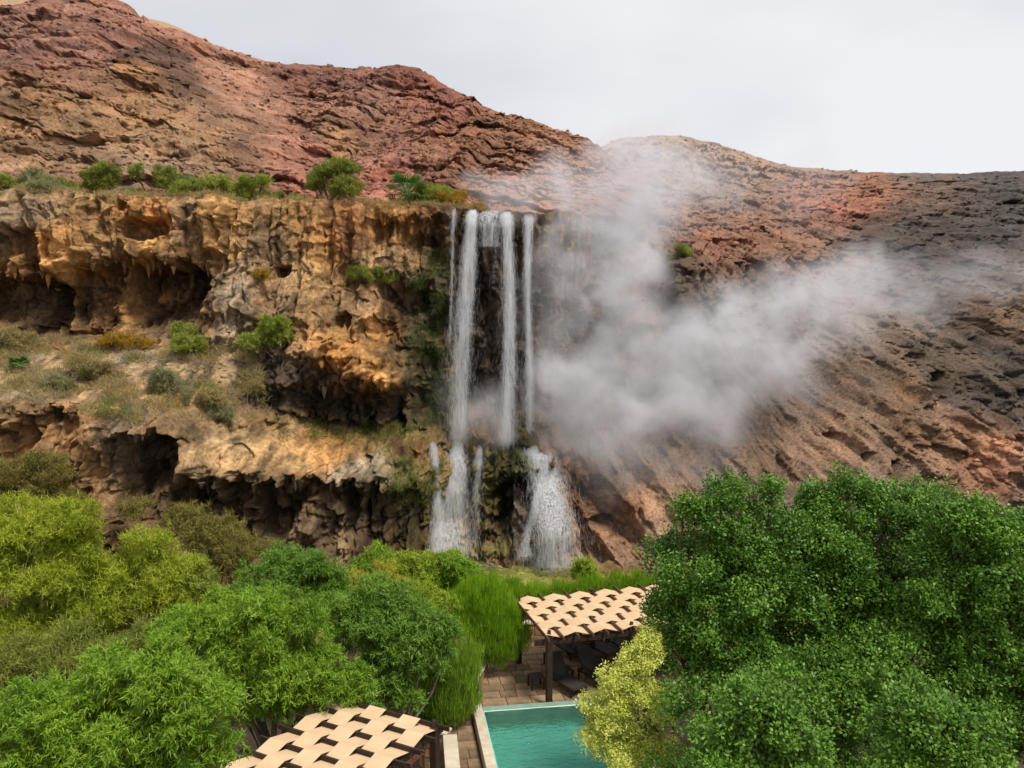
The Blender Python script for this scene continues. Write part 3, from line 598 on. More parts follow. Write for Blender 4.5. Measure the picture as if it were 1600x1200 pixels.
spl = [(950, 720, 60, 60, br1, 1), (960, 790, 60, 40, srgb(150, 104, 66), 1.6), (950, 850, 90, 40, srgb(160, 122, 94), 1.6), (1040, 800, 40, 80, srgb(168, 130, 100), 1.6), (1200, 700, 90, 60, br2, 1.6), (1320, 660, 70, 60, br1, 1.8), (1290, 730, 50, 40, srgb(160, 120, 92), 1.4), (1400, 640, 24, 70, srgb(134, 98, 54), 1.4), (1440, 700, 60, 60, srgb(150, 112, 80), 1.4),
    (1530, 720, 50, 50, terra, 2.5), (1470, 660, 30, 30, terra, 1), (1540, 600, 80, 70, srgb(76, 66, 58), 3.5), (1480, 560, 60, 40, srgb(104, 88, 66), 2), (1580, 500, 60, 40, srgb(122, 96, 74), 1.6), (1600, 680, 40, 60, dk, 2), (1060, 460, 36, 60, srgb(88, 72, 54), 4), (1010, 520, 40, 50, srgb(150, 112, 80), 1.6),
    (1120, 380, 70, 40, srgb(150, 98, 72), 2), (1200, 390, 60, 40, srgb(132, 92, 66), 2), (1300, 320, 90, 34, srgb(164, 98, 76), 2.2), (1220, 320, 60, 30, srgb(140, 108, 88), 1), (1370, 300, 40, 22, srgb(164, 108, 70), 1.6), (1400, 380, 60, 60, srgb(74, 66, 60), 3.5), (1500, 360, 80, 60, srgb(74, 65, 62), 3.5), (1450, 310, 60, 24, srgb(140, 108, 90), 1.2), (1590, 320, 80, 60, srgb(78, 74, 74), 3), (1340, 440, 50, 40, srgb(130, 106, 92), 1.6),
    (1050, 250, 120, 40, srgb(158, 132, 112), 2), (1180, 260, 80, 26, srgb(150, 118, 100), 1.6), (950, 400, 80, 60, srgb(160, 128, 112), 1.6), (1530, 272, 60, 8, srgb(84, 82, 86), 2), (920, 330, 90, 50, srgb(174, 134, 118), 1.4), (1400, 440, 60, 30, dk, 1)]
col = vary(splat(ax, ay, gre, spl, 22, 12), X, Y, Z, 'slope')
slope = link('slope', grid_mesh('slope', X, Y, Z, M['slope'], col)); tag(slope, kind='structure')
SCOL = col; SX, SY, SZ, SAX, SAY = X, Y, Z, ax, ay

# ---- tan far hill showing behind the red crest
ctrl = [(-200, -10, 190), (0, -4, 190), (232, 30, 190), (300, 55, 190), (420, 105, 190), (520, 140, 190), (-200, 120, 150), (150, 120, 150), (420, 170, 150), (520, 200, 150)]
ridge = [(-200, -14, 190), (0, -4, 190), (40, 0, 190), (66, 6, 190), (150, 10, 190), (230, 30, 190), (262, 36, 190), (285, 46, 190), (300, 56, 190), (325, 66, 190), (350, 80, 190), (420, 112, 190), (520, 160, 190)]
def far_feat(X, Y, Z, px, py):
    return X, Y + 5 * fbm(X * .05, Z * .05, X * 0, 5, 400), Z
FF, X, Y, Z, ax, ay = sheet(ctrl, [(-200, 160, 150), (520, 230, 150)], ridge, 160, 60, 1, 0.01, far_feat, caps=((2, 0), (10, -2), (40, -14)))
o = link('far_hill', grid_mesh('far_hill', X, Y, Z, M['hill'], splat(ax, ay, srgb(176, 146, 112), [(330, 80, 60, 30, srgb(190, 140, 108), 1)], 10, 4))); tag(o, kind='structure')

# ---- boulders and loose stones on the slopes
def rock_mesh(name, seed, mat, n=2):
    import bmesh
    bm = bmesh.new(); bmesh.ops.create_icosphere(bm, subdivisions=n, radius=1.0)
    r = random.Random(seed); pl = [(Vector((r.uniform(-1, 1), r.uniform(-1, 1), r.uniform(-1, 1))).normalized(), r.uniform(.45, .85)) for _ in range(9)]
    for v in bm.verts:
        for nrm, d in pl:
            k = v.co.dot(nrm)
            if k > d: v.co -= nrm * (k - d)
        v.co.z *= 0.75
    me = bpy.data.meshes.new(name); bm.to_mesh(me); bm.free(); me.materials.append(mat); return me
def scatter_rocks(name, arrs, poly, n, smin, smax, cols, mat, seed, parent=None):
    cflat = cols.reshape(-1, 3)
    rg = np.random.default_rng(seed); X, Y, Z, ax, ay = [a.ravel() for a in arrs]
    ok = np.nonzero(poly(ax, ay))[0]; idx = rg.choice(ok, n)
    base = []
    for s in range(5):
        me = rock_mesh('tmp', seed + s, mat, 1); v = np.zeros(len(me.vertices) * 3); me.vertices.foreach_get('co', v)
        f = np.array([p.vertices[:] for p in me.polygons]); base.append((v.reshape(-1, 3), f)); bpy.data.meshes.remove(me)
    V, Fc, Cc, off = [], [], [], 0
    for i in idx:
        v, f = base[rg.integers(5)]
        s = smin + (smax - smin) * rg.random() ** 3; a = rg.random() * 6.283
        R = np.array([[math.cos(a), -math.sin(a), 0], [math.sin(a), math.cos(a), 0], [0, 0, 1]])
        V.append((v * (rg.uniform(.7, 1.4), rg.uniform(.7, 1.2), rg.uniform(.5, 1))) @ R.T * s + (X[i], Y[i] - s * .25, Z[i] + s * .1)); Fc.append(f + off); off += len(v)
        c = cflat[i] * rg.uniform(.75, 1.35); Cc.append(np.tile(c, (len(v), 1)))
    me = mesh_np(name, np.concatenate(V), np.concatenate(Fc), mat, False, np.concatenate(Cc)); return link(name, me, parent)
o = scatter_rocks('loose_stones', (HX, HY, HZ, HAX, HAY), lambda a, b: (b < 312) & (a > -100) & (a < 960), 4200, .07, .42, HCOL, M['hill'], 21, hillside); tag(o, kind='stuff')
o = scatter_rocks('loose_stones', (SX, SY, SZ, SAX, SAY), lambda a, b: (b < 800) & (a > 850) & (a < 1680) & ((b < 520) | (a > 1380)), 4200, .06, .42, SCOL, M['slope'], 22, slope); tag(o, kind='stuff')
o = scatter_rocks('loose_stones', (CX, CY, CZ, CAX, CAY), lambda a, b: (b > 545) & (b < 640) & (a < 420) & (a > -60), 500, .03, .2, CCOL, M['cliff'], 23, cliff); tag(o, kind='stuff')

# single boulders large enough to pick out
bl_col = {'a': dk, 'b': br2, 'c': red, 'd': dkr}
def boulder(parent, p, s, c, seed, mat):
    me = rock_mesh('boulder', seed, mat, 3)
    a = me.color_attributes.new('tint', 'FLOAT_COLOR', 'POINT'); a.data.foreach_set('color', np.tile(np.array([*c, 1], np.float32), len(me.vertices)))
    v = np.zeros(len(me.vertices) * 3); me.vertices.foreach_get('co', v); v = v.reshape(-1, 3)
    v *= 1 + 0.10 * fbm(v[:, 0] * 2.5 + seed, v[:, 1] * 2.5, v[:, 2] * 2.5, 4, seed)[:, None]; me.vertices.foreach_set('co', v.ravel())
    o = link('boulder', me, parent, loc=p - Vector((0, 0, .3 * s)), rot=(random.uniform(-.3, .3), random.uniform(-.3, .3), random.uniform(0, 6))); o.scale = (s * random.uniform(.9, 1.4), s, s * random.uniform(.7, 1)); return o
def near_pt(arrs, px, py):
    d = (arrs[3] - px) ** 2 + (arrs[4] - py) ** 2; i = int(d.ravel().argmin()); return Vector((arrs[0].ravel()[i], arrs[1].ravel()[i], arrs[2].ravel()[i]))
SA = (SX, SY, SZ, SAX, SAY); HA = (HX, HY, HZ, HAX, HAY)
for k, (px, py, s) in enumerate([(1545, 480, .8), (1590, 470, 1.0), (1570, 520, .9), (1510, 505, .7), (1490, 540, .8), (1580, 580, 1.1), (1530, 620, .9), (1440, 300, 1.3), (1495, 330, 1.4), (1550, 345, 1.5), (1420, 350, 1.2), (1250, 395, .8), (1180, 410, .8), (1150, 395, .7), (1220, 380, 1.0), (1320, 350, 1.0), (1505, 640, .7), (1460, 600, .8), (1590, 640, 1.0), (1370, 400, 1.1)]):
    boulder(slope, near_pt(SA, px, py), s * .7, SCOL.reshape(-1, 3)[int(((SAX - px) ** 2 + (SAY - py) ** 2).argmin())] * .9, 500 + k, M['slope'])
for k, (px, py, s) in enumerate([(235, 98, 1.5), (260, 108, 1.3), (215, 95, 1.2), (285, 130, 1.2), (560, 215, 1.3), (520, 225, 1.1), (690, 250, 1.2), (640, 130, 1.5), (730, 270, 1.1), (780, 240, 1.2), (140, 190, 1.0), (260, 160, 1.0), (60, 170, 1.1), (110, 50, 1.6), (180, 60, 1.5)]):
    boulder(hillside, near_pt(HA, px, py), s * .65, HCOL.reshape(-1, 3)[int(((HAX - px) ** 2 + (HAY - py) ** 2).argmin())] * .85, 540 + k, M['hill'])

# ---- stalactites hanging from the brows
st_meshes = []
for k in range(5):
    b = MB(); r = random.Random(k); L = 1.0
    pts = [(0.02 * r.uniform(-1, 1), 0.03 * r.uniform(-1, 1), -L * i / 5) for i in range(6)]
    b.tube(pts, [.26, .21 + .05 * r.random(), .16, .12 * (1 + .4 * r.random()), .06, .012], 7)
    me = b.mesh('stalactite', M['cliff'], smooth=True); me.color_attributes.new('tint', 'FLOAT_COLOR', 'POINT').data.foreach_set('color', np.tile(np.array([*[och, brn, gry, tan, drk][k], 1], np.float32), len(me.vertices))); st_meshes.append(me)
rows = [(0, 60, 432, 10, (0, 1)), (60, 118, 436, 9, (0, 1)), (125, 200, 415, 8, (1, 0)), (200, 330, 418, 20, (0, 1, 3)), (60, 120, 460, 5, (0,)), (20, 120, 648, 7, (2, 4)), (200, 285, 684, 9, (2, 4)), (410, 500, 560, 10, (4, 2)), (500, 615, 606, 16, (4, 2, 4)), (300, 420, 760, 9, (2, 4)), (430, 560, 760, 12, (4, 2)), (560, 660, 772, 8, (4,)), (640, 700, 360, 6, (1, 4))]
rr = random.Random(9)
for x0, x1, y0, n, ks in rows:
    for i in range(n):
        px = rr.uniform(x0, x1); p = cliff_at(px, y0 + rr.uniform(-16, -4))
        o = link('stalactite', st_meshes[rr.choice(ks)], cliff, loc=(p.x, p.y + .1, p.z - .05)); s = rr.uniform(.16, .5); o.scale = (s * rr.uniform(.8, 1.9), s * 1.3, s * rr.uniform(.5, 1.6)); o.rotation_euler = (0, 0, rr.uniform(0, 6))
#@@PART2
# ------------------------------------------------------------------ foliage builders
def leafquads(c, d, n, L, W):
    d = d / np.maximum(np.linalg.norm(d, axis=1, keepdims=True), 1e-6)
    s = np.cross(d, n); s /= np.maximum(np.linalg.norm(s, axis=1, keepdims=True), 1e-6)
    L = np.broadcast_to(L, len(c))[:, None]; W = np.broadcast_to(W, len(c))[:, None]
    v = np.stack([c, c + d * L * .5 + s * W * .5, c + d * L, c + d * L * .5 - s * W * .5], 1).reshape(-1, 3)
    return v, np.arange(len(c) * 4).reshape(-1, 4)
def leaftris(c, d, n, L, W):
    d = d / np.maximum(np.linalg.norm(d, axis=1, keepdims=True), 1e-6)
    s = np.cross(d, n); s /= np.maximum(np.linalg.norm(s, axis=1, keepdims=True), 1e-6)
    L = np.broadcast_to(L, len(c))[:, None]; W = np.broadcast_to(W, len(c))[:, None]
    return np.stack([c + s * W * .5, c + d * L, c - s * W * .5], 1).reshape(-1, 3), np.arange(len(c) * 3).reshape(-1, 3)
def unit(rg, n):
    v = rg.normal(size=(n, 3)); return v / np.linalg.norm(v, axis=1, keepdims=True)
KIND = {  # leaves per m2 of bough skin, leaves per spray, spray length, droop, thickness, leaf length, width, axis mix (along, random, up), lump
    'broad':   dict(dens=500, per=22, sl=.26, dr=.04, rc=.085, L=(.065, .11), W=(.042, .066), out=.5, rnd=.9, up=.05, lump=.30, su=.35),
    'fine':    dict(dens=900, per=22, sl=.22, dr=.02, rc=.06, L=(.045, .07), W=(.03, .046), out=.4, rnd=.9, up=.1, lump=.3, su=.5),
    'feather': dict(dens=560, per=26, sl=.42, dr=.16, rc=.055, L=(.10, .19), W=(.026, .042), out=.6, rnd=.8, up=-.12, lump=.35, su=.3),
    'wisp':    dict(dens=520, per=26, sl=.52, dr=.22, rc=.07, L=(.12, .24), W=(.018, .03), out=.5, rnd=.7, up=.0, lump=.5, su=.7),
    'reed':    dict(dens=520, per=12, sl=.25, dr=.0, rc=.08, L=(.26, .50), W=(.022, .036), out=.22, rnd=.16, up=.95, lump=.3, su=.8),
    'scrub':   dict(dens=420, per=20, sl=.34, dr=.05, rc=.06, L=(.10, .20), W=(.026, .042), out=.7, rnd=.7, up=.25, lump=.45, su=.5),
}
def crown_mesh(name, blobs, kind, mat, seed, dens=1.0, scale=1.0):
    rg = np.random.default_rng(seed); K = KIND[kind]; V = []; Fq = []; off = 0
    cen = np.array([[*b[0]] for b in blobs]); rad = np.array([b[1] for b in blobs]); sq = np.array([b[2] if len(b) > 2 else .85 for b in blobs])
    if kind != 'reed':                       # break each lobe into many smaller boughs
        ex = []
        for c, r, q in zip(cen, rad, sq):
            ex.append((c, r * .64, q, .55)); k = int(10 + 6 * min(r, 1.6))
            u = unit(rg, k * 2); u = u[u[:, 2] > -.45][:k]
            for w in u:
                ex.append((c + w * r * rg.uniform(.5, 1.04) * np.array([1, 1, q]), r * rg.uniform(.17, .47), q * rg.uniform(.75, 1.1), 1.0))
        cen = np.array([e[0] for e in ex]); rad = np.array([e[1] for e in ex]); sq = np.array([e[2] for e in ex]); dn = np.array([e[3] for e in ex])
    else: dn = np.ones(len(rad))
    for (c, r, q, dk_) in zip(cen, rad, sq, dn):
        n = int(4 * math.pi * r * r * K['dens'] * dens * dk_ / K['per']) + 3
        u = unit(rg, int(n * 1.6) + 4); u = u[(u[:, 2] > -.6)][:n]; n = len(u)
        lump = fbm(u[:, 0] * 2.4 / max(r, .6) * r + c[0], u[:, 1] * 2.4 + c[1], u[:, 2] * 2.4 + c[2], 3, seed)
        rr_ = r * (1 + K['lump'] * lump * 1.6) * np.where(rg.random(n) < .25, rg.uniform(.35, .8, n), rg.uniform(.86, 1.04, n))
        cc = c + u * rr_[:, None] * np.array([1, 1, q])
        # drop clumps buried inside neighbouring lobes
        keep = np.ones(n, bool)
        for c2, r2, q2 in zip(cen, rad, sq):
            if r2 == r and np.allclose(c2, c): continue
            keep &= np.linalg.norm((cc - c2) / np.array([1, 1, q2]), axis=1) > r2 * .6
        keep &= (u[:, 1] < .45) | (rg.random(n) < .3)            # the far side is thinner
        cc, u = cc[keep], u[keep]; n = len(cc)
        if n == 0: continue
        k = K['per']; m = n * k; f_ = min(1.0, .45 + r)
        sd = u * .75 + unit(rg, n) * .55 + np.array([0, 0, K['su'] * .5]); sd /= np.linalg.norm(sd, axis=1, keepdims=True)
        sl = K['sl'] * rg.uniform(.45, 1.5, n) * f_ * scale
        ta = np.tile((np.arange(k) + .5) / k, n)[:, None] ; c2 = np.repeat(cc, k, 0); sd2 = np.repeat(sd, k, 0); sl2 = np.repeat(sl, k)[:, None]
        p = c2 + sd2 * sl2 * (ta - .35) - np.array([0, 0, 1.0]) * K['dr'] * scale * f_ * ta ** 2 + rg.normal(size=(m, 3)) * K['rc'] * (1.25 - .7 * ta) * scale
        d = sd2 * K['out'] + unit(rg, m) * K['rnd'] + np.array([0, 0, K['up']])
        nn = unit(rg, m) * .75 + np.array([0, 0, 1.0]) + sd2 * .3
        v, f = (leafquads if kind in ('broad', 'fine') else leaftris)(p, d, nn, rg.uniform(*K['L'], m) * scale, rg.uniform(*K['W'], m) * scale)
        V.append(v); Fq.append(f + off); off += len(v)
    return mesh_np(name, np.concatenate(V), np.concatenate(Fq), mat)
def limb(mb, a, b, r0, r1, rg, n=6, bow=.08):
    a, b = Vector(a), Vector(b); L = (b - a).length; pts = []
    o1 = Vector(rg.normal(size=3)) * L * bow
    for i in range(n):
        t = i / (n - 1); pts.append(a.lerp(b, t) + o1 * math.sin(math.pi * t))
    mb.tube(pts, [r0 + (r1 - r0) * i / (n - 1) for i in range(n)], 6)
GZ0 = -1.3
def tree(name, label, cat, blobs_px, Y, kind, mat, seed, base_px=None, base=None, group=None, bark='bark', dens=1.0, scale=1.0, trunk_r=.14, twigs=2, gz=GZ0):
    bl = []
    for b in blobs_px:
        yy = Y + (b[3] if len(b) > 3 else 0); c = P(b[0], b[1], yy); bl.append((c, b[2] * yy / FPX, b[4] if len(b) > 4 else .9))
    rg = np.random.default_rng(seed)
    mx_ = sum((b[0] for b in bl), Vector()) / len(bl)
    if base is None: base = Vector((P(base_px, 1000, Y).x if base_px else mx_.x, mx_.y, gz))
    root = thing(name, label, cat, base, 0, group)
    rel = [(b[0] - base, b[1], b[2]) for b in bl]
    mb = MB(); fork = Vector((0, 0, 0)).lerp(mx_ - base, .42)
    limb(mb, (0, 0, -.1), fork, trunk_r, trunk_r * .75, rg, 6, .04)
    for c, r, q in rel:
        limb(mb, fork, c, trunk_r * .55, trunk_r * .18, rg, 6, .05)
        for k in range(twigs):
            e = c + Vector(unit(rg, 1)[0]) * r * (.85 if twigs < 4 else rg.uniform(.9, 1.12)); limb(mb, c, e, trunk_r * .2, trunk_r * .06, rg, 4, .08)
    tr_ = mb.build('trunk', M[bark], root, smooth=True)
    link('crown', crown_mesh('crown', rel, kind, M[mat], seed, dens, scale), root)
    return root
def bush(name, label, cat, px, py, rpx, Y, kind, mat, seed, h=1.0, group=None, dens=1.0, scale=1.0, base=None, lobes=4):
    """low shrub standing on the ground or rock at (px, py)"""
    base = base or P(px, py, Y); r = rpx * base.y / FPX; rg = np.random.default_rng(seed)
    root = thing(name, label, cat, base, 0, group)
    rel = [(Vector((rg.uniform(-.75, .75) * r * (1.35 - .75 * i_ / lobes), rg.uniform(-.4, .4) * r, r * h * (.12 + .8 * (i_ + rg.random()) / lobes))), r * rg.uniform(.24, .5), max(.7, h * .8)) for i_ in range(lobes)]
    mb = MB()
    for c, rr_, q in rel:
        limb(mb, (0, 0, -.1), c, .05 * max(r, .4), .015, rg, 4, .08)
        for k in range(3): limb(mb, c * .6, c + Vector(unit(rg, 1)[0]) * rr_ * .9, .02, .006, rg, 3)
    mb.build('stem', M['bark'], root)
    link('foliage', crown_mesh('foliage', rel, kind, M[mat], seed, dens, scale), root); return root

# ------------------------------------------------------------------ stream bank below the cascade
bx, by = np.meshgrid(np.linspace(-11, 14, 260), np.linspace(29.5, 43.5, 150))
bz = -1.0 + 1.75 * sstep(30, 36, by) - .45 * sstep(39, 40.6, by) + 0.25 * fbm(bx * .6, by * .6, bx * 0, 4, 800) + .22 * facets(bx * 1.3, by * 1.6, 801) * sstep(34, 36, by) + .07 * fbm(bx * 4, by * 4, bx * 0, 3, 802)
bz += .5 * np.exp(-((bx + 3.2) / 1.0) ** 2 - ((by - 40) / 1.2) ** 2) * 1.2
bkx, bky = proj(bx, by, bz)
bc = splat(bkx, bky, srgb(128, 126, 58), [(830, 890, 60, 20, srgb(140, 140, 66), 1.5), (900, 890, 40, 12, srgb(96, 90, 50), 1), (760, 880, 40, 12, srgb(92, 92, 40), 1), (950, 880, 60, 30, srgb(140, 104, 70), 1.6)], 16, 6)
bc = bc * np.clip(1 + .8 * fbm(bx * 2, by * 2, bx * 0, 4, 803, .65), .3, 1.8)[..., None]
bank = link('stream_bank', grid_mesh('stream_bank', bx, by, bz, M['cliff'], bc)); tag(bank, kind='structure')
# plunge water at the foot
wx_, wy_ = np.meshgrid(np.linspace(-5, 4.2, 120), np.linspace(37.0, 43.5, 60))
wz_ = .36 + .03 * fbm(wx_ * 2.5, wy_ * 2.5, wx_ * 0, 3, 805)
m, t, out = new_mat('stream_water')
b = N(t, 'ShaderNodeBsdfPrincipled'); b.inputs['Roughness'].default_value = .12
f = ramp(t, noise(t, mapped(t), 1.6, 5, .7), [(.42, 0.0), (.62, 1.0)])
t.links.new(mixc(t, f, (.06, .065, .04), (.5, .5, .48)), b.inputs['Base Color']); t.links.new(b.outputs[0], out.inputs[0]); M['stream'] = m
o = link('stream_water', grid_mesh('stream_water', wx_, wy_, wz_, M['stream'], np.ones(wx_.shape + (3,)))); tag(o, kind='structure')

# ------------------------------------------------------------------ falling water
def waterfall(label, path, n, seed, veil=True, on_rock=False, streak=(.12, .75), wd=(.005, .017), gap=.22):
    rg = np.random.default_rng(seed); pts = []
    for (px, py, Y, w) in path:
        p = P(px, py, Y)
        if on_rock:
            yy = cliff_y(p.x, p.z) - gap; p = P(px, py, yy)
        pts.append((p.x, p.y, p.z, w * p.y / FPX / 2))
    a = np.array(pts); 
    if on_rock: a[:, 1] = np.minimum.accumulate(a[:, 1])
    s = np.linspace(0, 1, len(a)); tt = np.linspace(0, 1, 60)
    # smooth the path
    q = np.stack([np.interp(tt, s, a[:, i]) for i in range(4)], 1)
    for _ in range(4): q[1:-1] = (q[:-2] + 2 * q[1:-1] + q[2:]) / 4
    base = Vector((q[-1, 0], q[-1, 1], q[-1, 2])); root = thing('waterfall', label, 'waterfall', base, 0, 'falls and cascades of the hot spring')
    o0 = np.array(base)
    if veil:
        m = 9; sx = np.linspace(-1, 1, m)
        ph = fbm(tt * 6, np.full(60, seed * 1.3), tt * 0, 3, seed)
        X = q[:, 0:1] + q[:, 3:4] * 1.35 * sx[None] * (1 + .35 * ph[:, None]); Yv = q[:, 1:2] + (np.abs(sx[None]) ** 2) * .12 + 0 * X; Zv = q[:, 2:3] + 0 * X
        al = (1 - np.abs(sx[None]) ** 2) ** 1.5 * np.clip(tt[:, None] * 10, .35, 1) * (1.0 - .35 * tt[:, None]) + 0 * X
        link('veil', grid_mesh('veil', X - o0[0], Yv - o0[1], Zv - o0[2], M['veil'], np.repeat(al[..., None], 3, -1)), root)
    # several strands wandering inside the fall, with drops strewn along them
    ns = 7; st = rg.uniform(-.85, .85, ns)
    n = int(n * 1.7); u = rg.random(n); k = rg.integers(0, ns, n)
    loc = np.stack([np.interp(u, tt, q[:, i]) for i in range(4)], 1)
    wob = fbm(u * 7, k * 3.7, np.zeros(n), 3, seed + 1)
    lat = np.where(rg.random(n) < .4, st[k] * .75 + .6 * wob + rg.normal(size=n) * (.10 + .2 * u), rg.normal(size=n) * (.5 + .45 * u))
    c = np.stack([loc[:, 0] + lat * loc[:, 3], loc[:, 1] + rg.normal(size=n) * .12, loc[:, 2]], 1) - o0
    tan_ = np.gradient(q[:, :3], axis=0); tan_ = np.stack([np.interp(u, tt, tan_[:, i]) for i in range(3)], 1)
    L = rg.uniform(*streak, n) * rg.uniform(.4, 1.1, n); W = rg.uniform(*wd, n)
    nn = np.tile(np.array([0, -1.0, 0.1]), (n, 1)) + rg.normal(size=(n, 3)) * .4
    v, f = leafquads(c, tan_ + rg.normal(size=(n, 3)) * .02, nn, L, W)
    tag(link('spray', mesh_np('spray', v, f, M['drops']), root), kind='stuff'); return root
waterfall('broad white upper fall at the left end of the lip', [(739, 327, 43.6, 12), (736, 345, 43.1, 15), (731, 420, 42.9, 22), (724, 500, 42.8, 26), (719, 590, 42.8, 26), (717, 686, 42.8, 24)], 9000, 1)
waterfall('tall white upper fall down the middle of the plunge', [(792, 330, 44.3, 16), (793, 350, 43.7, 16), (796, 450, 43.4, 19), (796, 560, 43.3, 18), (793, 640, 43.2, 22), (792, 690, 43.1, 24)], 8000, 2)
waterfall('narrow upper fall nearest the rising steam', [(828, 334, 44.8, 18), (826, 350, 44.3, 14), (824, 430, 44.0, 11), (826, 520, 43.9, 12), (829, 600, 43.8, 12), (828, 690, 43.6, 12)], 4500, 3)
waterfall('thread of water trickling left of the broad fall', [(710, 324, 43.5, 4), (708, 350, 43.2, 4), (706, 430, 43.0, 4), (703, 530, 43.0, 4)], 700, 4, veil=False)
waterfall('short stream of drops breaking off beside the middle fall', [(785, 334, 44.2, 4), (780, 350, 43.8, 5), (776, 390, 43.6, 6), (771, 440, 43.5, 9)], 500, 5, veil=False, streak=(.05, .2))
waterfall('thin wet curtain over the lip between two upper falls', [(764, 329, 44.2, 36), (764, 338, 43.7, 36), (764, 352, 43.5, 34), (764, 385, 43.5, 30)], 900, 6, streak=(.1, .5), wd=(.006, .014))
waterfall('narrow lower cascade beside the mossy bank', [(676, 690, 42, 10), (679, 720, 42, 11), (683, 770, 42, 12), (684, 810, 42, 18), (682, 864, 42, 26)], 2600, 7, on_rock=True)
waterfall('wide lower cascade under the broad upper fall', [(715, 688, 42, 22), (713, 720, 42, 28), (708, 770, 42, 42), (702, 810, 42, 50), (698, 866, 42, 66)], 6500, 8, on_rock=True)
waterfall('faint lower trickle between the two cascades', [(749, 694, 42, 10), (747, 730, 42, 12), (743, 780, 42, 16), (740, 850, 42, 22)], 1100, 9, veil=False, on_rock=True)
waterfall('fanning lower cascade at the edge of the brown slope', [(836, 696, 42, 34), (846, 714, 41.6, 46), (857, 750, 41, 46), (862, 790, 40.6, 48), (868, 830, 40.3, 58), (872, 876, 40, 66)], 8200, 10, on_rock=True, gap=.3)
waterfall('side strand splitting off the fanning cascade', [(846, 752, 41, 8), (838, 790, 40.6, 12), (829, 830, 40.2, 16), (824, 870, 40, 24)], 1800, 11, on_rock=True)
rg = np.random.default_rng(77); n = 2600
cc = np.concatenate([np.c_[rg.normal(P(870, 876, 39.6).x, .9, n // 2), rg.normal(39.6, .4, n // 2), .45 + np.abs(rg.normal(0, .22, n // 2))], np.c_[rg.normal(P(694, 868, 41).x, .8, n // 2), rg.normal(41, .4, n // 2), .45 + np.abs(rg.normal(0, .2, n // 2))]])
v, f = leafquads(cc, unit(rg, n) + np.array([0, 0, .4]), unit(rg, n), rg.uniform(.03, .1, n), rg.uniform(.02, .05, n))
o = link('splash_foam', mesh_np('splash_foam', v, f, M['drops'])); tag(o, kind='stuff')

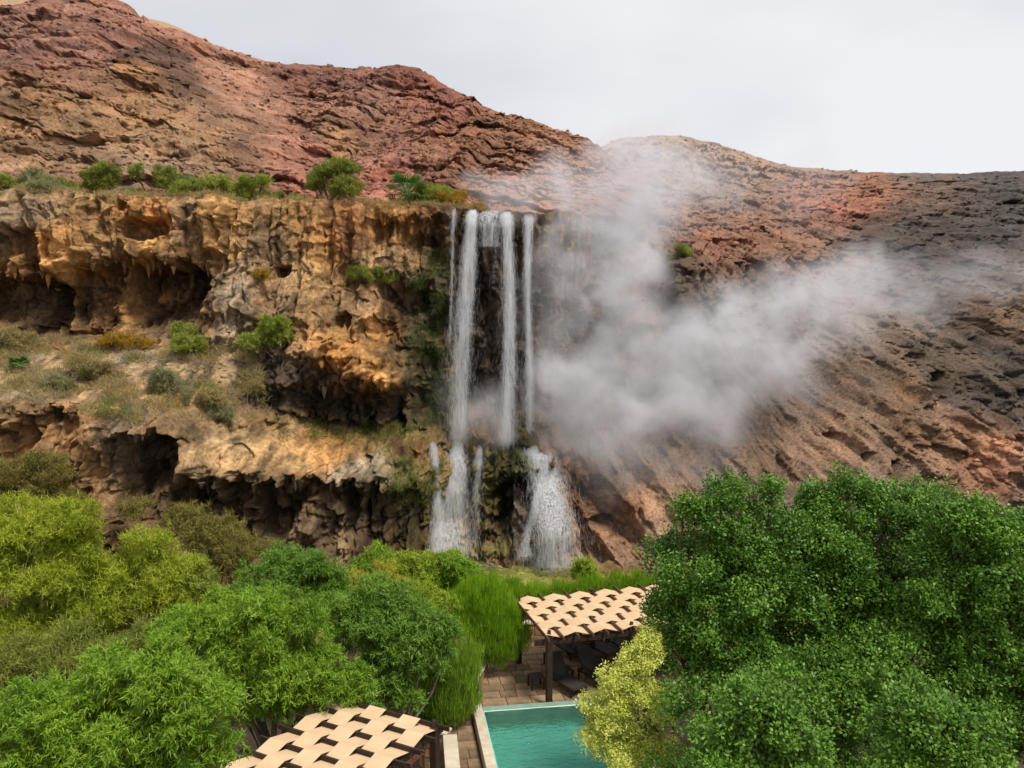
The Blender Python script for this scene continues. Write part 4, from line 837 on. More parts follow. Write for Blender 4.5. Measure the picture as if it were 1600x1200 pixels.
# ------------------------------------------------------------------ steam
def build_steam():
    blobs = [(900, 610, 43.5, 62, .9), (965, 580, 44.5, 74, 1), (1045, 575, 46, 80, 1.1), (1130, 545, 47, 86, 1.2), (1220, 510, 48.5, 84, 1.2), (1300, 470, 50, 72, 1.1), (1365, 440, 51, 52, .9), (1430, 465, 51, 54, .7), (1500, 440, 52, 50, .5), (1575, 425, 53, 54, .4), (1230, 580, 47, 60, .8), (1130, 640, 45, 60, .8),
        (960, 670, 42.5, 66, .9), (1060, 640, 44, 70, 1.0), (880, 690, 42, 34, .6), (1010, 720, 42, 46, .4), (1120, 470, 47.5, 34, .6),
        (880, 400, 44.6, 50, .8), (920, 350, 46, 60, 1.0), (985, 300, 49, 74, 1.0), (1030, 250, 53, 64, .8), (975, 245, 52, 50, .8), (890, 300, 45.5, 48, .9), (790, 302, 45.2, 42, 1.2), (755, 285, 45.4, 34, .8), (840, 285, 45.6, 46, 1.0), (950, 430, 45.6, 70, 1.2), (1005, 400, 47, 50, 1.0), (1000, 350, 48.5, 46, .9), (900, 480, 45, 50, .9), (960, 510, 44.8, 56, 1.1), (930, 260, 49, 40, .7), (1090, 270, 55, 50, .5), (1130, 290, 56, 60, .25), (1250, 280, 60, 70, .18), (1050, 330, 51, 44, .4),
        (1035, 480, 46.2, 40, .7), (1000, 640, 43, 60, .8), (900, 560, 44, 60, .9), (930, 720, 41.6, 44, .45), (1090, 720, 42.6, 50, .3), (850, 440, 44.6, 40, .45), (770, 640, 43.8, 46, .5), (700, 610, 43.3, 34, .2), (790, 500, 44.6, 40, .25), (860, 520, 44.3, 40, .5), (870, 610, 43, 44, .7), (960, 770, 40.6, 40, .15), (1060, 850, 38.6, 40, .15), (760, 676, 43.2, 50, .3)]
    g = bpy.data.node_groups.new('steam_volume', 'GeometryNodeTree')
    g.interface.new_socket('Geometry', in_out='INPUT', socket_type='NodeSocketGeometry'); g.interface.new_socket('Geometry', in_out='OUTPUT', socket_type='NodeSocketGeometry')
    nd = g.nodes; lk = g.links; out = nd.new('NodeGroupOutput'); pos = nd.new('GeometryNodeInputPosition')
    # swirl the sampling position
    nz = nd.new('ShaderNodeTexNoise'); nz.inputs['Scale'].default_value = .22; nz.inputs['Detail'].default_value = 4; nz.inputs['Roughness'].default_value = .62; lk.new(pos.outputs[0], nz.inputs['Vector'])
    sb = nd.new('ShaderNodeVectorMath'); sb.operation = 'SUBTRACT'; lk.new(nz.outputs['Color'], sb.inputs[0]); sb.inputs[1].default_value = (.5, .5, .5)
    sc_ = nd.new('ShaderNodeVectorMath'); sc_.operation = 'MULTIPLY_ADD'; lk.new(sb.outputs[0], sc_.inputs[0]); sc_.inputs[1].default_value = (6, 5, 6); lk.new(pos.outputs[0], sc_.inputs[2])
    acc = None
    for (px, py, Y, r, w) in blobs:
        c = P(px, py, Y - .4); R = r * Y / FPX * 1.4
        d = nd.new('ShaderNodeVectorMath'); d.operation = 'DISTANCE'; lk.new(sc_.outputs[0], d.inputs[0]); d.inputs[1].default_value = c
        mr = nd.new('ShaderNodeMapRange'); mr.interpolation_type = 'SMOOTHSTEP'; mr.inputs['From Min'].default_value = R; mr.inputs['From Max'].default_value = R * .15; mr.inputs['To Min'].default_value = 0; mr.inputs['To Max'].default_value = w
        lk.new(d.outputs['Value'], mr.inputs['Value'])
        if acc is None: acc = mr.outputs[0]
        else:
            a = nd.new('ShaderNodeMath'); a.operation = 'ADD'; lk.new(acc, a.inputs[0]); lk.new(mr.outputs[0], a.inputs[1]); acc = a.outputs[0]
    n2 = nd.new('ShaderNodeTexNoise'); n2.inputs['Scale'].default_value = .42; n2.inputs['Detail'].default_value = 7; n2.inputs['Roughness'].default_value = .6; n2.inputs['Distortion'].default_value = .6; lk.new(sc_.outputs[0], n2.inputs['Vector'])
    m2 = nd.new('ShaderNodeMapRange'); m2.inputs['From Min'].default_value = .38; m2.inputs['From Max'].default_value = .62; m2.inputs['To Min'].default_value = .04; m2.inputs['To Max'].default_value = 1.9; lk.new(n2.outputs['Fac'], m2.inputs['Value'])
    ml = nd.new('ShaderNodeMath'); ml.operation = 'MULTIPLY'; lk.new(acc, ml.inputs[0]); lk.new(m2.outputs[0], ml.inputs[1])
    vc = nd.new('GeometryNodeVolumeCube'); lk.new(ml.outputs[0], vc.inputs['Density'])
    vc.inputs['Min'].default_value = (-8, 35, 1); vc.inputs['Max'].default_value = (44, 66, 34)
    vc.inputs['Resolution X'].default_value = 230; vc.inputs['Resolution Y'].default_value = 110; vc.inputs['Resolution Z'].default_value = 150
    m, t, o2 = new_mat('steam')
    pv = N(t, 'ShaderNodeVolumePrincipled'); pv.inputs['Color'].default_value = (.96, .95, .985, 1); pv.inputs['Density'].default_value = STEAM; pv.inputs['Anisotropy'].default_value = 0.0
    t.links.new(pv.outputs[0], o2.inputs['Volume'])
    sm = nd.new('GeometryNodeSetMaterial'); sm.inputs['Material'].default_value = m
    lk.new(vc.outputs[0], sm.inputs[0]); lk.new(sm.outputs[0], out.inputs[0])
    me = bpy.data.meshes.new('steam'); me.from_pydata([(-8, 35, 1), (44, 66, 34)], [], []); me.materials.append(m)
    o = link('steam', me); md = o.modifiers.new('steam', 'NODES'); md.node_group = g
    tag(o, 'pale grey steam rising from the hot falls and drifting over the slope', 'steam', kind='stuff')
STEAM = 0.26
build_steam()

# ------------------------------------------------------------------ patio and pool
RIM_Z = .35
c0 = G(752, 1100, RIM_Z); c1 = G(777, 1200, RIM_Z); e1 = (c0 - c1).normalized(); e2 = Vector((e1.y, -e1.x, 0))   # e1 away from the camera, e2 to the right
r1 = G(905, 1097, RIM_Z)
def L(s, t_, z): return c0 + e2 * s + e1 * t_ + Vector((0, 0, z - RIM_Z))
rzp = math.atan2(e2.y, e2.x)
patio = link('patio', None, loc=L(0, 0, 0), rot=(0, 0, rzp)); tag(patio, kind='structure')
mb = MB(); mb.box(-5.2, -.31, -12, -.075, -1.5, -.035); mb.box(-5.2, 9.5, -.07, 8.5, -1.5, -.036);
mb.box(3.91, 9.5, -13, -.075, -1.5, -.034); mb.build('base_slab', M['joint'], patio)
rr = random.Random(4); pv_meshes = {}
def paver(x0, x1, y0, y1):
    w, h = round(x1 - x0, 2), round(y1 - y0, 2)
    if (w, h) not in pv_meshes:
        b = MB(); b.box(-w / 2, w / 2, -h / 2, h / 2, -.05, 0); pv_meshes[(w, h)] = b.mesh('paver', M['paver'], .008)
    o = link('paver', pv_meshes[(w, h)], patio, loc=((x0 + x1) / 2, (y0 + y1) / 2, rr.uniform(-.006, .006)), rot=(rr.uniform(-.006, .006), rr.uniform(-.006, .006), rr.uniform(-.006, .006)))
y = -5.66
while y < 7.6:
    h = rr.choice((.42, .52, .62)); h = -.06 - y if (y < -.06 and y + h > -.3) else h; x = -1.75 + rr.choice((0, -.1, -.2))
    xe = 5.6 if y > -.05 else -.34
    while x < xe - .2:
        w = min(rr.choice((.42, .56, .7, .84)), xe - x)
        if xe - x - w < .25: w = xe - x
        paver(x + .012, x + w - .012, y + .012, y + h - .012)
        x += w
    y += h
pool = thing('swimming_pool', 'turquoise swimming pool with cream stone coping beside the paved path', 'pool', L(0, 0, 0), rzp)
# basin lined with teal tiles
mb = MB(); mb.box(.0, 3.6, -13, -.1, -1.2, -.95); mb.box(.004, .05, -13, -.12, -.95, .27); mb.box(3.55, 3.596, -13, -.12, -.95, .27); mb.build('basin', M['tile'], pool)
mb = MB(); mb.box(.004, 3.596, -.42, -.08, -1.2, .30); mb.build('overflow_rim', M['rim'], pool, .02)
y = .02
while y > -12.5:
    mb = MB(); h = .92; mb.box(-.30, .0, y - h, y - .008, -1.4, RIM_Z); mb.build('coping_stone', M['coping'], pool, .012); mb = MB(); mb.box(3.6, 3.9, y - h, y - .008, -1.4, RIM_Z); mb.build('coping_stone', M['coping'], pool, .012); y -= h
px_, py_ = np.meshgrid(np.linspace(.052, 3.548, 100), np.linspace(-12.9, -.425, 220))
pz = .285 + .012 * fbm(px_ * 1.6, py_ * 3.2, px_ * 0, 3, 900) + .006 * fbm(px_ * 4, py_ * 7, px_ * 0, 2, 901)
o = link('pool_water', grid_mesh('pool_water', px_, py_, pz, M['water'], np.ones(px_.shape + (3,))), loc=L(0, 0, 0), rot=(0, 0, rzp)); tag(o, kind='structure')

def block_wall(name, label, a, b, h, th, rows, mat, cap, lw=.5):
    a, b = Vector(a), Vector(b); d = b - a; Lw = d.length; root = thing(name, label, 'wall', a, math.atan2(d.y, d.x))
    z = -.02; rh = h / rows
    for k in range(rows):
        x = 0.0; first = k % 2
        while x < Lw - .02:
            w = min((lw * .5 if first else lw) * rr.uniform(.8, 1.2), Lw - x); first = 0
            mb = MB(); mb.box(x + .006, x + w - .006, -th / 2 + rr.uniform(-.012, .012), th / 2, z + .005, z + rh - .005); mb.build('block', mat, root, .015); x += w
        z += rh
    x = 0.0
    while cap and x < Lw - .02:
        w = min(.8, Lw - x); mb = MB(); mb.box(x + .004, x + w - .004, -th / 2 - .05, th / 2 + .05, z, z + .07); mb.build('capstone', M['coping'], root, .01); x += w
    mb = MB(); mb.box(.01, Lw - .01, -th / 2 + .03, th / 2 - .03, -1.4, z - .004); mb.build('core', M['joint'], root)
    return root
block_wall('planter_wall', 'low ochre block wall at the edge of the reed bed by the pool path', G(731, 1098), G(757, 1046), .42, .3, 2, M['stone'], True)
block_wall('seat_wall', 'low terracotta stone wall behind the loungers under the far pergola', G(770, 1010) + Vector((-.6, .2, 0)), G(1060, 985) + Vector((0, 0, 0)), .75, .3, 3, M['stone'], True)
block_wall('planter_wall', 'rough stone planter wall with cream cap behind the near pergola post', G(640, 1172), G(702, 1186), .8, .3, 3, M['stone'], True, .35)
block_wall('planter_wall', 'cream capped garden wall running along the path by the near pergola', G(703, 1192), G(712, 1300), .8, .3, 3, M['stone'], True, .35)

# ------------------------------------------------------------------ pergolas with woven shade cloth
def pergola(label, org, a, b, ns, sp, Lb, nst, z, posts, slat_mat, h=.12):
    """slats run along b, spaced along a; cloth strips run along a, over one slat and under the next"""
    a, b = Vector(a).normalized(), Vector(b).normalized(); org = Vector(org); up = Vector((0, 0, 1))
    root = thing('pergola', label, 'pergola', (org.x, org.y, 0)); org = Vector((0, 0, z)); La = (ns - 1) * sp
    for (u, v) in posts:
        p = org + a * u + b * v; mb = MB(); mb.bar((p.x, p.y, -.02), (p.x, p.y, z - .02), .19, .19, a)
        po = mb.build('post', M['wood'], root, .012); mb = MB(); mb.bar((p.x, p.y, z - .06), (p.x, p.y, z + .16), .10, .10, a); mb.build('finial', M['wood'], po, .01)
    for v in (.12, Lb - .12):
        mb = MB(); mb.bar(org + a * -.35 + b * v - up * .22, org + a * (La + .35) + b * v - up * .22, .09, .2); mb.build('beam', M['wood'], root, .008)
    for i in range(ns):
        mb = MB(); p = org + a * (i * sp); mb.bar(p - b * .32, p + b * (Lb + .32), .055, h); mb.build('slat', slat_mat, root, .006)
    sw = Lb / nst
    for j in range(nst):
        V = []; Fq = []; k = 2; rows_ = (ns - 1) * k + 1
        for r in range(rows_):
            i0 = min(r // k, ns - 2); f = (r - i0 * k) / k
            z0 = (1 if (i0 + j) % 2 == 0 else -1); z1 = -z0
            ff = f
            zz = (z0 + (z1 - z0) * ff) * (h / 2 + .012)
            p = org + a * ((i0 + f) * sp) + up * zz
            for s_, dz in ((j * sw + .002, 0), (j * sw + sw * .5, 0), ((j + 1) * sw - .002, 0)):
                q = p + b * s_ + up * dz; V.append(q)
        top_ = len(V); V += [q - up * .008 for q in V]
        for r in range(rows_ - 1):
            for c in range(2):
                i = r * 3 + c; Fq.append((i, i + 1, i + 4, i + 3)); Fq.append((top_ + i + 3, top_ + i + 4, top_ + i + 1, top_ + i))
            for c in (0, 2):
                i = r * 3 + c; Fq.append((i, i + 3, top_ + i + 3, top_ + i))
        me = bpy.data.meshes.new('cloth_strip'); me.from_pydata([tuple(q) for q in V], [], Fq); me.materials.append(M['fabric']); link('cloth_strip', me, root)
    return root
fo = G(853, 995, 2.42); fa = (G(1013, 978, 2.42) - fo); fb = Vector((-fa.y, fa.x, 0))
pergola('far pergola with woven tan shade cloth over dark loungers beyond the pool', fo, fa, fb, 13, .52, 3.9, 6, 2.42, [(.15, .12), (3.1, .12), (6.1, .12), (.15, 3.75), (3.1, 3.75), (6.1, 3.75)], M['wood_red'])
no = G(528, 1092, 2.6); nb = G(682, 1134, 2.6) - no; na = Vector((nb.y, -nb.x, 0))
pergola('near pergola with woven tan shade cloth among the green trees', no, na, nb, 10, .62, 3.2, 6, 2.6, [(.05, 3.12), (4.2, 3.12), (.05, .1), (4.2, .1)], M['wood'])

# ------------------------------------------------------------------ loungers and tables
def lounger(label, loc, rz, mat=None, back=58, group='dark loungers under the far pergola'):
    root = thing('sun_lounger', label, 'sun lounger', loc, rz, group); mt = mat or M['rattan']; w = .33
    mb = MB(); mb.bar((-w, -.65, .30), (-w, .75, .34), .05, .07); mb.bar((w, -.65, .30), (w, .75, .34), .05, .07); mb.bar((-w, -.65, .30), (w, -.65, .30), .05, .07); mb.bar((-w, .75, .34), (w, .75, .34), .05, .07); mb.build('frame', M['wood'], root, .01)
    mb = MB()
    V = []
    for i in range(8):
        t_ = i / 7; V.append((-.62 + 1.02 * t_, .345 + .03 * t_ - .025 * math.sin(math.pi * t_)))
    for (y0, z0), (y1, z1) in zip(V[:-1], V[1:]): mb.hexa([(-w + .03, y0, z0 - .02), (w - .03, y0, z0 - .02), (w - .03, y1, z1 - .02), (-w + .03, y1, z1 - .02), (-w + .03, y0, z0), (w - .03, y0, z0), (w - .03, y1, z1), (-w + .03, y1, z1)])
    mb.build('seat', mt, root)
    bb = math.radians(back); mb = MB(); Lk = .78
    prev = None
    for i in range(7):
        t_ = i / 6; ww = (w - .01) * (1 if t_ < .8 else math.sqrt(max(0, 1 - ((t_ - .8) / .26) ** 2)) * .35 + .65); yy = .42 + math.cos(bb) * Lk * t_; zz = .38 + math.sin(bb) * Lk * t_ - .03 * math.sin(math.pi * t_)
        if prev: 
            w0, y0, z0 = prev; ny, nz_ = -math.sin(bb) * .03, math.cos(bb) * .03
            mb.hexa([(-w0, y0, z0), (w0, y0, z0), (ww, yy, zz), (-ww, yy, zz), (-w0, y0 + ny, z0 + nz_), (w0, y0 + ny, z0 + nz_), (ww, yy + ny, zz + nz_), (-ww, yy + ny, zz + nz_)])
        prev = (ww, yy, zz)
    mb.build('backrest', mt, root)
    mb = MB(); mb.bar((0, .42 + math.cos(bb) * .45, .38 + math.sin(bb) * .45), (0, .92, .06), .04, .04); mb.build('back_prop', M['wood'], root)
    for sx in (-w, w):
        for sy in (-.55, .68): mb = MB(); mb.bar((sx, sy, 0), (sx, sy, .32), .06, .06, (0, 1, 0)); mb.build('leg', M['wood'], root, .008)
    for sx in (-w - .02, w + .02):
        mb = MB(); mb.bar((sx, .1, .55), (sx, .5, .58), .06, .035); mb.bar((sx, .14, .32), (sx, .14, .55), .04, .04, (0, 1, 0)); mb.build('armrest', M['wood'], root, .006)
    return root
rl = math.radians(16)
for (px, py, rz, lab) in [(888, 1078, rl + .35, 'dark lounger just behind the front pergola post'), (935, 1068, rl + .35, 'dark lounger beside the yellow shrub, its back raised'), (888, 1022, rl + .3, 'dark lounger at the left end of the back row by the low wall'),
        (915, 1030, rl + .3, 'dark lounger second from the left in the back row'), (943, 1024, rl + .3, 'dark lounger third from the left in the back row'), (975, 1018, rl + .3, 'dark lounger fourth from the left in the back row'), (1005, 1012, rl + .3, 'dark lounger partly hidden by the dark green tree')]:
    lounger(lab, G(px, py), rz)
def side_table(label, loc, rz):
    root = thing('side_table', label, 'side table', loc, rz, 'small dark side tables on the patio')
    mb = MB(); mb.box(-.26, .26, -.26, .26, .40, .44); mb.build('table_top', M['rattan'], root, .01)
    for sx in (-.22, .22):
        for sy in (-.22, .22): mb = MB(); mb.box(sx - .03, sx + .03, sy - .03, sy + .03, 0, .40); mb.build('leg', M['wood'], root, .006)
side_table('small dark side table left of the front pergola post', G(838, 1074), rl); side_table('small dark side table between the two front loungers', G(881, 1062), rl); side_table('small dark side table in the shade of the back row', G(862, 1040), rl)
rt = thing('garden_chair', 'slatted brown wooden chair back beneath the near pergola', 'chair', G(628, 1212, .0), -.5)
mb = MB(); mb.bar((-.32, 0, 0), (-.32, 0, .4), .06, .06, (0, 1, 0)); mb.build('leg', M['wood_red'], rt)
for sx, sy in ((.32, 0), (-.32, .6), (.32, .6)): mb = MB(); mb.bar((sx, sy, 0), (sx, sy, .4), .06, .06, (0, 1, 0)); mb.build('leg', M['wood_red'], rt)
for k in range(7): mb = MB(); mb.bar((-.34, .02 + k * .09, .42), (.34, .02 + k * .09, .42), .07, .025); mb.build('slat', M['wood_red'], rt)
for k in range(8): mb = MB(); mb.bar((-.34, .64 + k * .05, .46 + k * .075), (.34, .64 + k * .05, .46 + k * .075), .025, .06); mb.build('slat', M['wood_red'], rt)
for sx in (-.3, .3): mb = MB(); mb.bar((sx, .62, .38), (sx, 1.04, 1.02), .04, .05); mb.build('back_rail', M['wood_red'], rt)

# ------------------------------------------------------------------ trees of the garden
FG = 'broad leaved evergreen trees on the right'
tree('ficus_tree', 'dark green leafy tree with three pointed tops beside the far pergola', 'tree', [(1075, 880, 62), (1130, 800, 46), (1128, 772, 28, 0, 1.4), (1205, 825, 42, 0, 1.2), (1150, 865, 56), (1135, 910, 50), (1208, 775, 18, 0, 1.6), (1105, 960, 82), (1190, 920, 80), (1050, 960, 45), (1065, 1030, 58), (1165, 1030, 85), (1066, 810, 24, 0, 1.5)], 19.5, 'broad', 'ficus', 31, group=FG, trunk_r=.2)
tree('ficus_tree', 'tall dark green leafy tree whose top stands before the cave hollow', 'tree', [(1322, 770, 34, 0, 1.2), (1385, 800, 48), (1300, 850, 76), (1420, 850, 70), (1360, 930, 100), (1270, 960, 80), (1290, 800, 40), (1300, 1040, 90), (1270, 775, 20, 0, 1.3), (1430, 785, 26, 0, 1.3)], 20.5, 'broad', 'ficus', 32, group=FG, trunk_r=.22)
tree('ficus_tree', 'dark green leafy tree cut by the right edge of the picture', 'tree', [(1500, 830, 64), (1570, 840, 60), (1620, 860, 70), (1480, 910, 70), (1560, 950, 100), (1640, 960, 90), (1600, 1060, 110), (1500, 1020, 80), (1520, 1130, 90), (1640, 1150, 90)], 18.5, 'broad', 'ficus', 33, group=FG, trunk_r=.22)
tree('ficus_tree', 'low rounded green crown in front of the shaded trunks, nearest the yellow shrub', 'tree', [(1185, 1140, 72), (1130, 1180, 50), (1240, 1190, 60), (1200, 1110, 40)], 14.5, 'broad', 'ficus', 34, group=FG)
tree('ficus_tree', 'low rounded green crown at the bottom right in front of the tall trees', 'tree', [(1440, 1130, 66), (1490, 1150, 60), (1390, 1170, 56), (1450, 1190, 70), (1520, 1180, 40)], 14.5, 'broad', 'ficus', 35, group=FG)
tree('ficus_tree', 'shaded leafy tree filling the dark gap between the two low crowns', 'tree', [(1100, 1100, 66), (1320, 1120, 90), (1230, 1080, 70), (1330, 1200, 80), (1090, 1190, 60), (1400, 1040, 80)], 18, 'broad', 'ficus', 36, group=FG, dens=.6)
tree('variegated_shrub', 'bright yellow variegated shrub leaning over the pool', 'shrub', [(975, 1075, 42), (955, 1120, 44), (1010, 1025, 30), (1015, 1000, 20), (1010, 1110, 46), (960, 1170, 52), (1010, 1180, 50), (935, 1150, 26), (990, 1040, 30)], 19.0, 'fine', 'yellow', 37, base_px=1075, trunk_r=.08)
TG = 'feathery trees of the wadi garden'
tree('tamarisk_tree', 'yellow green wispy tree at the left edge below the cliff', 'tree', [(55, 845, 62), (115, 815, 38), (15, 820, 40), (20, 920, 74), (100, 900, 60), (140, 960, 46), (50, 990, 66), (130, 860, 30)], 25.5, 'wisp', 'tamarisk', 41, group=TG, bark='pale_bark', dens=1.1, twigs=6)
tree('tamarisk_tree', 'yellow green wispy tree with bare white twigs beside the dry brush', 'tree', [(232, 855, 36), (215, 900, 46), (270, 895, 38), (190, 950, 50), (260, 945, 50), (155, 905, 32), (165, 990, 40)], 26.5, 'wisp', 'tamarisk', 42, group=TG, bark='pale_bark', dens=1.1, twigs=6)
tree('tamarisk_tree', 'small soft green bush between the wispy trees and the dry brush', 'tree', [(305, 905, 32), (300, 945, 30), (325, 930, 24)], 27, 'wisp', 'scrub_bright', 43, group=TG, dens=1.2, trunk_r=.08)
tree('dry_brush', 'olive brown half dry brush at the foot of the black rocks', 'bush', [(285, 815, 30), (330, 835, 40), (375, 865, 40), (300, 850, 36), (350, 890, 36), (205, 800, 24), (395, 860, 30)], 29.3, 'wisp', 'tamarisk_dry', 44, bark='pale_bark', dens=.75, trunk_r=.08, twigs=6)
tree('dry_brush', 'olive dry brush clinging below the cliff at the left edge', 'bush', [(30, 740, 34), (75, 735, 30), (-10, 760, 40), (60, 775, 34), (110, 790, 26)], 29.5, 'wisp', 'tamarisk_dry', 45, bark='pale_bark', dens=.7, trunk_r=.08)
tree('feathery_tree', 'large rounded bright green feathery tree in the bottom left corner', 'tree', [(250, 1055, 66), (180, 1060, 56), (310, 1100, 66), (120, 1120, 70), (220, 1140, 80), (40, 1130, 76), (322, 1165, 46), (150, 1190, 80), (270, 1200, 66), (30, 1200, 70)], 14.5, 'feather', 'feather', 46, group=TG, scale=.8, dens=1.5)
tree('feathery_tree', 'mid green feathery tree behind the near pergola corner', 'tree', [(400, 985, 60), (330, 1000, 60), (460, 970, 46), (455, 1040, 62), (385, 1050, 56), (510, 1050, 46), (430, 1090, 44), (290, 990, 40), (560, 1075, 36)], 21, 'feather', 'feather', 47, group=TG, scale=.9, dens=1.25)
tree('feathery_tree', 'dark green rounded tree below the lowest black rocks', 'tree', [(440, 900, 46), (490, 890, 36), (410, 925, 42), (470, 935, 46), (390, 950, 34), (520, 905, 26)], 26.5, 'feather', 'feather2', 48, group=TG)
tree('acacia_tree', 'drooping blue green acacia with pale stems above the path', 'tree', [(600, 965, 56), (560, 1000, 50), (655, 985, 44), (610, 1030, 50), (670, 1030, 40), (540, 950, 36), (690, 990, 26)], 23, 'feather', 'feather2', 49, base_px=648, group=TG, bark='pale_bark', dens=1.1, trunk_r=.09)
tree('feathery_tree', 'yellowish green bush with pink tinged tips amid the trees', 'tree', [(590, 915, 38), (625, 930, 34), (560, 925, 30), (545, 940, 26)], 27.5, 'feather', 'blush', 50, group=TG, scale=.8, dens=1.2)
tree('feathery_tree', 'lime green bush next to the tall reeds', 'tree', [(660, 930, 34), (690, 945, 28), (525, 930, 28), (500, 950, 28), (640, 945, 26)], 26.8, 'feather', 'feather3', 51, group=TG, scale=.8, dens=1.2)
tree('streamside_shrub', 'round green shrub at the left foot of the lower cascade', 'shrub', [(590, 880, 32), (565, 890, 26), (620, 890, 30)], 33, 'feather', 'feather', 52, group='shrubs beside the stream', dens=1.2, trunk_r=.08)
tree('streamside_shrub', 'bright green shrub below the wide lower cascade', 'shrub', [(650, 890, 30), (630, 905, 26), (672, 905, 24)], 32, 'feather', 'feather3', 53, group='shrubs beside the stream', dens=1.2, trunk_r=.08)
tree('streamside_shrub', 'dark green shrub in front of the mossy stream bank', 'shrub', [(715, 890, 30), (735, 905, 24), (695, 910, 26)], 32, 'feather', 'feather', 54, group='shrubs beside the stream', dens=1.2, trunk_r=.08)
tree('streamside_shrub', 'small pale shrub at the foot of the fanning cascade', 'shrub', [(912, 885, 15), (905, 898, 14), (922, 900, 13)], 35, 'feather', 'feather3', 55, group='shrubs beside the stream', trunk_r=.05)
tree('garden_shrub', 'shady dark shrub under the drooping acacia stems', 'shrub', [(600, 1075, 36), (635, 1092, 24), (560, 1080, 34), (530, 1072, 30), (590, 1105, 30)], 22.6, 'feather', 'feather2', 56, group='undergrowth of the garden', trunk_r=.06)
tree('garden_shrub', 'dull green undergrowth in the shade below the left wispy tree', 'shrub', [(30, 1035, 46), (110, 1020, 44), (180, 1020, 36), (-20, 1050, 50), (230, 1005, 34)], 23.5, 'wisp', 'scrub', 57, group='undergrowth of the garden', trunk_r=.06)
tree('garden_shrub', 'green bush filling the space left of the near pergola', 'shrub', [(420, 1095, 38), (380, 1105, 34), (455, 1085, 34), (490, 1080, 30), (350, 1080, 34)], 21.2, 'feather', 'feather3', 58, group='undergrowth of the garden', trunk_r=.06)
tree('garden_shrub', 'leafy bush between the dark green tree and the olive dry brush', 'shrub', [(350, 955, 34), (330, 975, 34), (375, 985, 34), (300, 985, 32)], 25.5, 'feather', 'feather', 59, group='undergrowth of the garden', trunk_r=.06)
RG_ = 'clumps of tall reeds around the patio'
tree('reed_clump', 'tall bright green reed clump beside the far pergola', 'reeds', [(752, 958, 50, 0, 1.1), (775, 990, 44, 0, 1.1), (725, 965, 38, 0, 1.1), (765, 1015, 30, 0, 1)], 28.6, 'reed', 'reed', 61, group=RG_, scale=.75, dens=1.7, trunk_r=.05, twigs=0)
tree('reed_clump', 'darker reed clump hanging over the garden path', 'reeds', [(705, 1045, 42, 0, 1.2), (690, 1085, 44, 0, 1.2), (715, 1085, 32, 0, 1.2), (670, 1060, 36, 0, 1.2), (690, 1110, 34, 0, .9)], 24.6, 'reed', 'feather', 62, group=RG_, dens=1.5, scale=.8, trunk_r=.05, twigs=0)
tree('reed_clump', 'long bed of bright reeds behind the far pergola roof', 'reeds', [(760, 938, 26, 0, .9), (800, 936, 26, 0, .9), (840, 938, 22, 0, .9), (880, 934, 22, 0, .9), (920, 930, 24, 0, .9), (960, 928, 26, 0, .9), (1000, 928, 28, 0, .9), (1040, 930, 28, 0, .9)], 33, 'reed', 'reed', 63, group=RG_, dens=1.6, scale=.75, trunk_r=.05, twigs=0)

# ------------------------------------------------------------------ plants on the plateau rim and the terrace
PGp = 'bushes along the plateau rim'
def rim(px, dy=1.6): 
    i = int(np.abs(CAX[429 if CAX.shape[0] > 430 else -6] - px).argmin()); r_ = CX.shape[0] - 6
    i = int(np.abs(CAX[r_] - px).argmin()); return Vector((CX[r_, i] * (1 + dy / CY[r_, i]), CY[r_, i] + dy, CZ[r_, i] + .02))
for (px, r, kind, mat, h, lab, s) in [(45, 32, 'wisp', 'scrub_grey', .9, 'sparse grey green bush at the far left of the plateau rim', 1), (150, 40, 'scrub', 'scrub', .85, 'broad olive green bush on the plateau rim above the upper cave', 2), (205, 18, 'wisp', 'scrub_grey', .6, 'low pale bush trailing right of the broad olive bush', 3),
        (245, 30, 'scrub', 'scrub', 1.4, 'upright dark green bush on the plateau rim', 4), (290, 16, 'wisp', 'scrub_grey', 1.8, 'thin grey leafless bush between two green bushes', 5), (325, 32, 'wisp', 'scrub_bright', .6, 'low yellow green bush on the plateau rim', 6), (405, 30, 'scrub', 'scrub_bright', .95, 'bright green bush on the plateau rim left of the tall bush', 7),
        (440, 16, 'scrub', 'scrub', .8, 'small dark bush touching the bright green one', 8), (515, 42, 'scrub', 'scrub', .95, 'tall rounded olive bush standing alone on the plateau rim', 9), (665, 28, 'wisp', 'scrub_bright', .9, 'light green bush beside the fan palm', 10), (690, 30, 'scrub', 'scrub_bright', .9, 'yellow green bush behind the golden grass', 11), (708, 26, 'wisp', 'gold', .8, 'golden orange grass tuft at the edge of the falls', 12), (85, 22, 'wisp', 'scrub_grey', .55, 'low straw coloured bush near the left end of the rim', 13), (740, 18, 'wisp', 'gold', .5, 'small golden tuft half lost in the steam', 14), (15, 26, 'wisp', 'scrub_bright', .6, 'low yellowish bush cut by the left picture edge', 15), (465, 14, 'wisp', 'scrub', .6, 'small scrubby plant left of the tall rounded bush', 16)]:
    bush('rim_bush', lab, 'bush', px, 0, r * 1.3, 0, kind, mat, 600 + s, h, PGp, base=rim(px, 1.2 + (s % 3) * .5), dens=1.3, lobes=5)
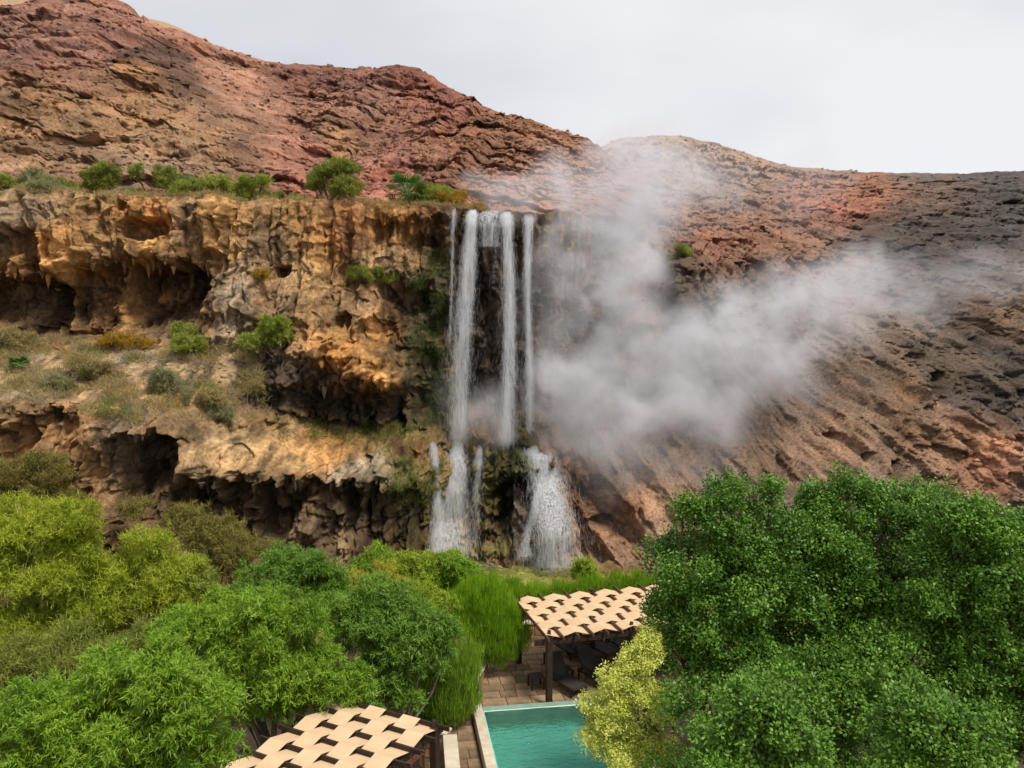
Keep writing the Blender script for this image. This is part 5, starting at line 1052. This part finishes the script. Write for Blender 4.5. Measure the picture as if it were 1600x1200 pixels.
def palm(label, base, h, n, Lf, seed):
    rg = np.random.default_rng(seed); root = thing('fan_palm', label, 'palm', base)
    mb = MB(); limb(mb, (0, 0, -.1), (0, 0, h), .14, .11, rg, 4, 0); mb.build('trunk', M['bark'], root)
    for k in range(n):
        a = k * 2.4 + rg.uniform(-.3, .3); el_ = rg.uniform(-.2, 1.25); d = Vector((math.cos(a) * math.cos(el_), math.sin(a) * math.cos(el_), math.sin(el_))); c = Vector((0, 0, h)) + d * Lf * .55
        side = d.cross(Vector((0, 0, 1))).normalized(); upv = side.cross(d)
        mb = MB(); mb.bar((0, 0, h), c, .02, .02); V = list(mb.v); Fq = list(mb.f)
        for j in range(11):
            t_ = (j - 5) / 5 * 1.35; dd = (d * math.cos(t_) + side * math.sin(t_)) * Lf * .55 * (1 - .15 * abs(t_)); wv = (side * math.cos(t_) - d * math.sin(t_)) * .035
            b0 = len(V); V += [tuple(c), tuple(c + dd * .6 + wv), tuple(c + dd - upv * .12), tuple(c + dd * .6 - wv)]; Fq.append((b0, b0 + 1, b0 + 2, b0 + 3))
        me = bpy.data.meshes.new('frond'); me.from_pydata(V, [], Fq); me.materials.append(M['palm']); link('frond', me, root)
palm('dark green fan palm on the plateau rim near the falls', rim(636, 1.2), .75, 34, 1.35, 5)
palm('small dark fan palm with a straw skirt on the dry terrace', cliff_at(32, 578), .15, 22, .55, 6)
def on(px, py): return cliff_at(px, py)
TB = 'bushes on the dry terrace'
for (px, py, r, kind, mat, h, lab, s) in [(440, 545, 44, 'scrub', 'scrub_bright', .9, 'soft grey green shrub on the dripping rock mass', 1), (310, 556, 36, 'scrub', 'scrub_bright', .7, 'bright green shrub at the back of the dry terrace', 2), (408, 440, 18, 'wisp', 'gold', .8, 'golden tuft growing on the grey tufa cone', 3), (570, 436, 26, 'wisp', 'scrub', .7, 'olive plant hanging on the cliff face above the orange rock', 4), (605, 440, 22, 'wisp', 'scrub', .7, 'smaller olive plant to the right on the cliff face', 5),
        (255, 612, 34, 'wisp', 'scrub_grey', .9, 'pale spiky shrub in the middle of the dry terrace', 6), (140, 590, 40, 'wisp', 'drygrass', .7, 'straw coloured bush on the dry terrace', 7), (395, 612, 26, 'wisp', 'drygrass', 1.0, 'tall straw grass beside the dripping rock mass', 8), (20, 545, 40, 'wisp', 'drygrass', .6, 'dry yellow bush at the left edge of the terrace', 9), (90, 610, 26, 'wisp', 'scrub_grey', .7, 'grey green low bush near the terrace brink', 10), (320, 640, 32, 'wisp', 'drygrass', .6, 'straw tuft near the front of the terrace', 11), (285, 530, 22, 'scrub', 'scrub_bright', .8, 'light green plant under the cave floor', 12), (1058, 405, 20, 'scrub', 'scrub_bright', .9, 'small bright green bush on the dark outcrop in the steam', 13), (195, 545, 40, 'wisp', 'gold', .35, 'flat orange grass patch below the cave column', 14), (345, 655, 22, 'wisp', 'scrub_grey', .5, 'low grey shrub above the tan slab', 15)]:
    b0 = near_pt(SA, px, py) if s == 13 else on(px, py)
    bush('terrace_bush', lab, 'bush', px, py, r, 0, kind, mat, 640 + s, h, TB, base=b0, dens=.55 if kind == 'wisp' else .8, lobes=7)
# dry grass and twigs over the terrace, moss on the wet rock
def ground_cover(name, poly, n, Lr, Wr, mat, seed, upw, arrs, per=9, spread=.18, label=None):
    rg = np.random.default_rng(seed); X, Y, Z, ax, ay = [a.ravel() for a in arrs]; ok = np.nonzero(poly(ax, ay))[0]
    idx = rg.choice(ok, n); c = np.stack([X[idx], Y[idx], Z[idx]], 1); c = np.repeat(c, per, 0); m = len(c); c += rg.normal(size=(m, 3)) * np.array([spread, spread, spread * .15])
    d = unit(rg, m) + np.array([0, -.15, upw]); v, f = leafquads(c, d, unit(rg, m), rg.uniform(*Lr, m), rg.uniform(*Wr, m))
    o = link(name, mesh_np(name, v, f, M[mat])); tag(o, kind='stuff')
    if label: o['label'] = label
    return o
CA = (CX, CY, CZ, CAX, CAY)
tz = lambda a, b: (b > 534 + 6 * np.sin(a / 17)) & (b < 645 + (a > 150) * 14) & (a < 415) & (a > -120)
tn = lambda a, b: fbm(a / 30, b / 14, a * 0, 3, 950) > .05
ground_cover('dry_grass', lambda a, b: tz(a, b) & tn(a, b), 5200, (.12, .42), (.012, .026), 'drygrass', 71, .9, CA, 9, .16, 'straw dry grass over the terrace')
ground_cover('dry_twigs', lambda a, b: tz(a, b) & (fbm(a / 24, b / 12, a * 0, 3, 951) > .15), 800, (.25, .7), (.008, .016), 'twig', 72, .7, CA, 8, .2, 'bare grey twigs on the terrace')
ground_cover('moss', lambda a, b: ((a > 430) & (a < 670) & (b > 655) & (b < 690) & (b > 655 + (a - 430) * .04) & (fbm(a / 20, b / 10, a * 0, 3, 952) > -.1)) | ((a > 610) & (a < 690) & (b > 690) & (b < 790) & (fbm(a / 14, b / 20, a * 0, 3, 953) > .05)), 1500, (.08, .26), (.015, .03), 'moss', 73, .5, CA, 8, .14, 'moss on the wet rock by the falls')
ground_cover('hanging_ferns', lambda a, b: (a > 640) & (a < 705) & (b > 380) & (b < 660) & (fbm(a / 12, b / 26, a * 0, 3, 954) > .0), 900, (.15, .5), (.012, .024), 'fern', 74, -1.1, CA, 9, .14, 'hanging green growth on the wet wall')
ground_cover('bank_grass', lambda a, b: (fbm(a / 20, b / 8, a * 0, 3, 955) > .1) & (b > 872), 1500, (.08, .25), (.012, .024), 'moss', 75, .8, (bx, by, bz, bkx, bky), 8, .14, 'mossy grass on the stream bank')

rimm = CX.shape[0] - 6
ground_cover('rim_grass', lambda a, b: (np.arange(CX.size) // CX.shape[1] >= rimm + 1) & (np.arange(CX.size) // CX.shape[1] < rimm + 4) & (a > -120) & (a < 735) & (fbm(a / 16, a * 0, a * 0, 3, 956) > -.15), 1600, (.10, .38), (.010, .022), 'drygrass', 76, 1.2, CA, 8, .2, 'straw grass along the plateau rim')
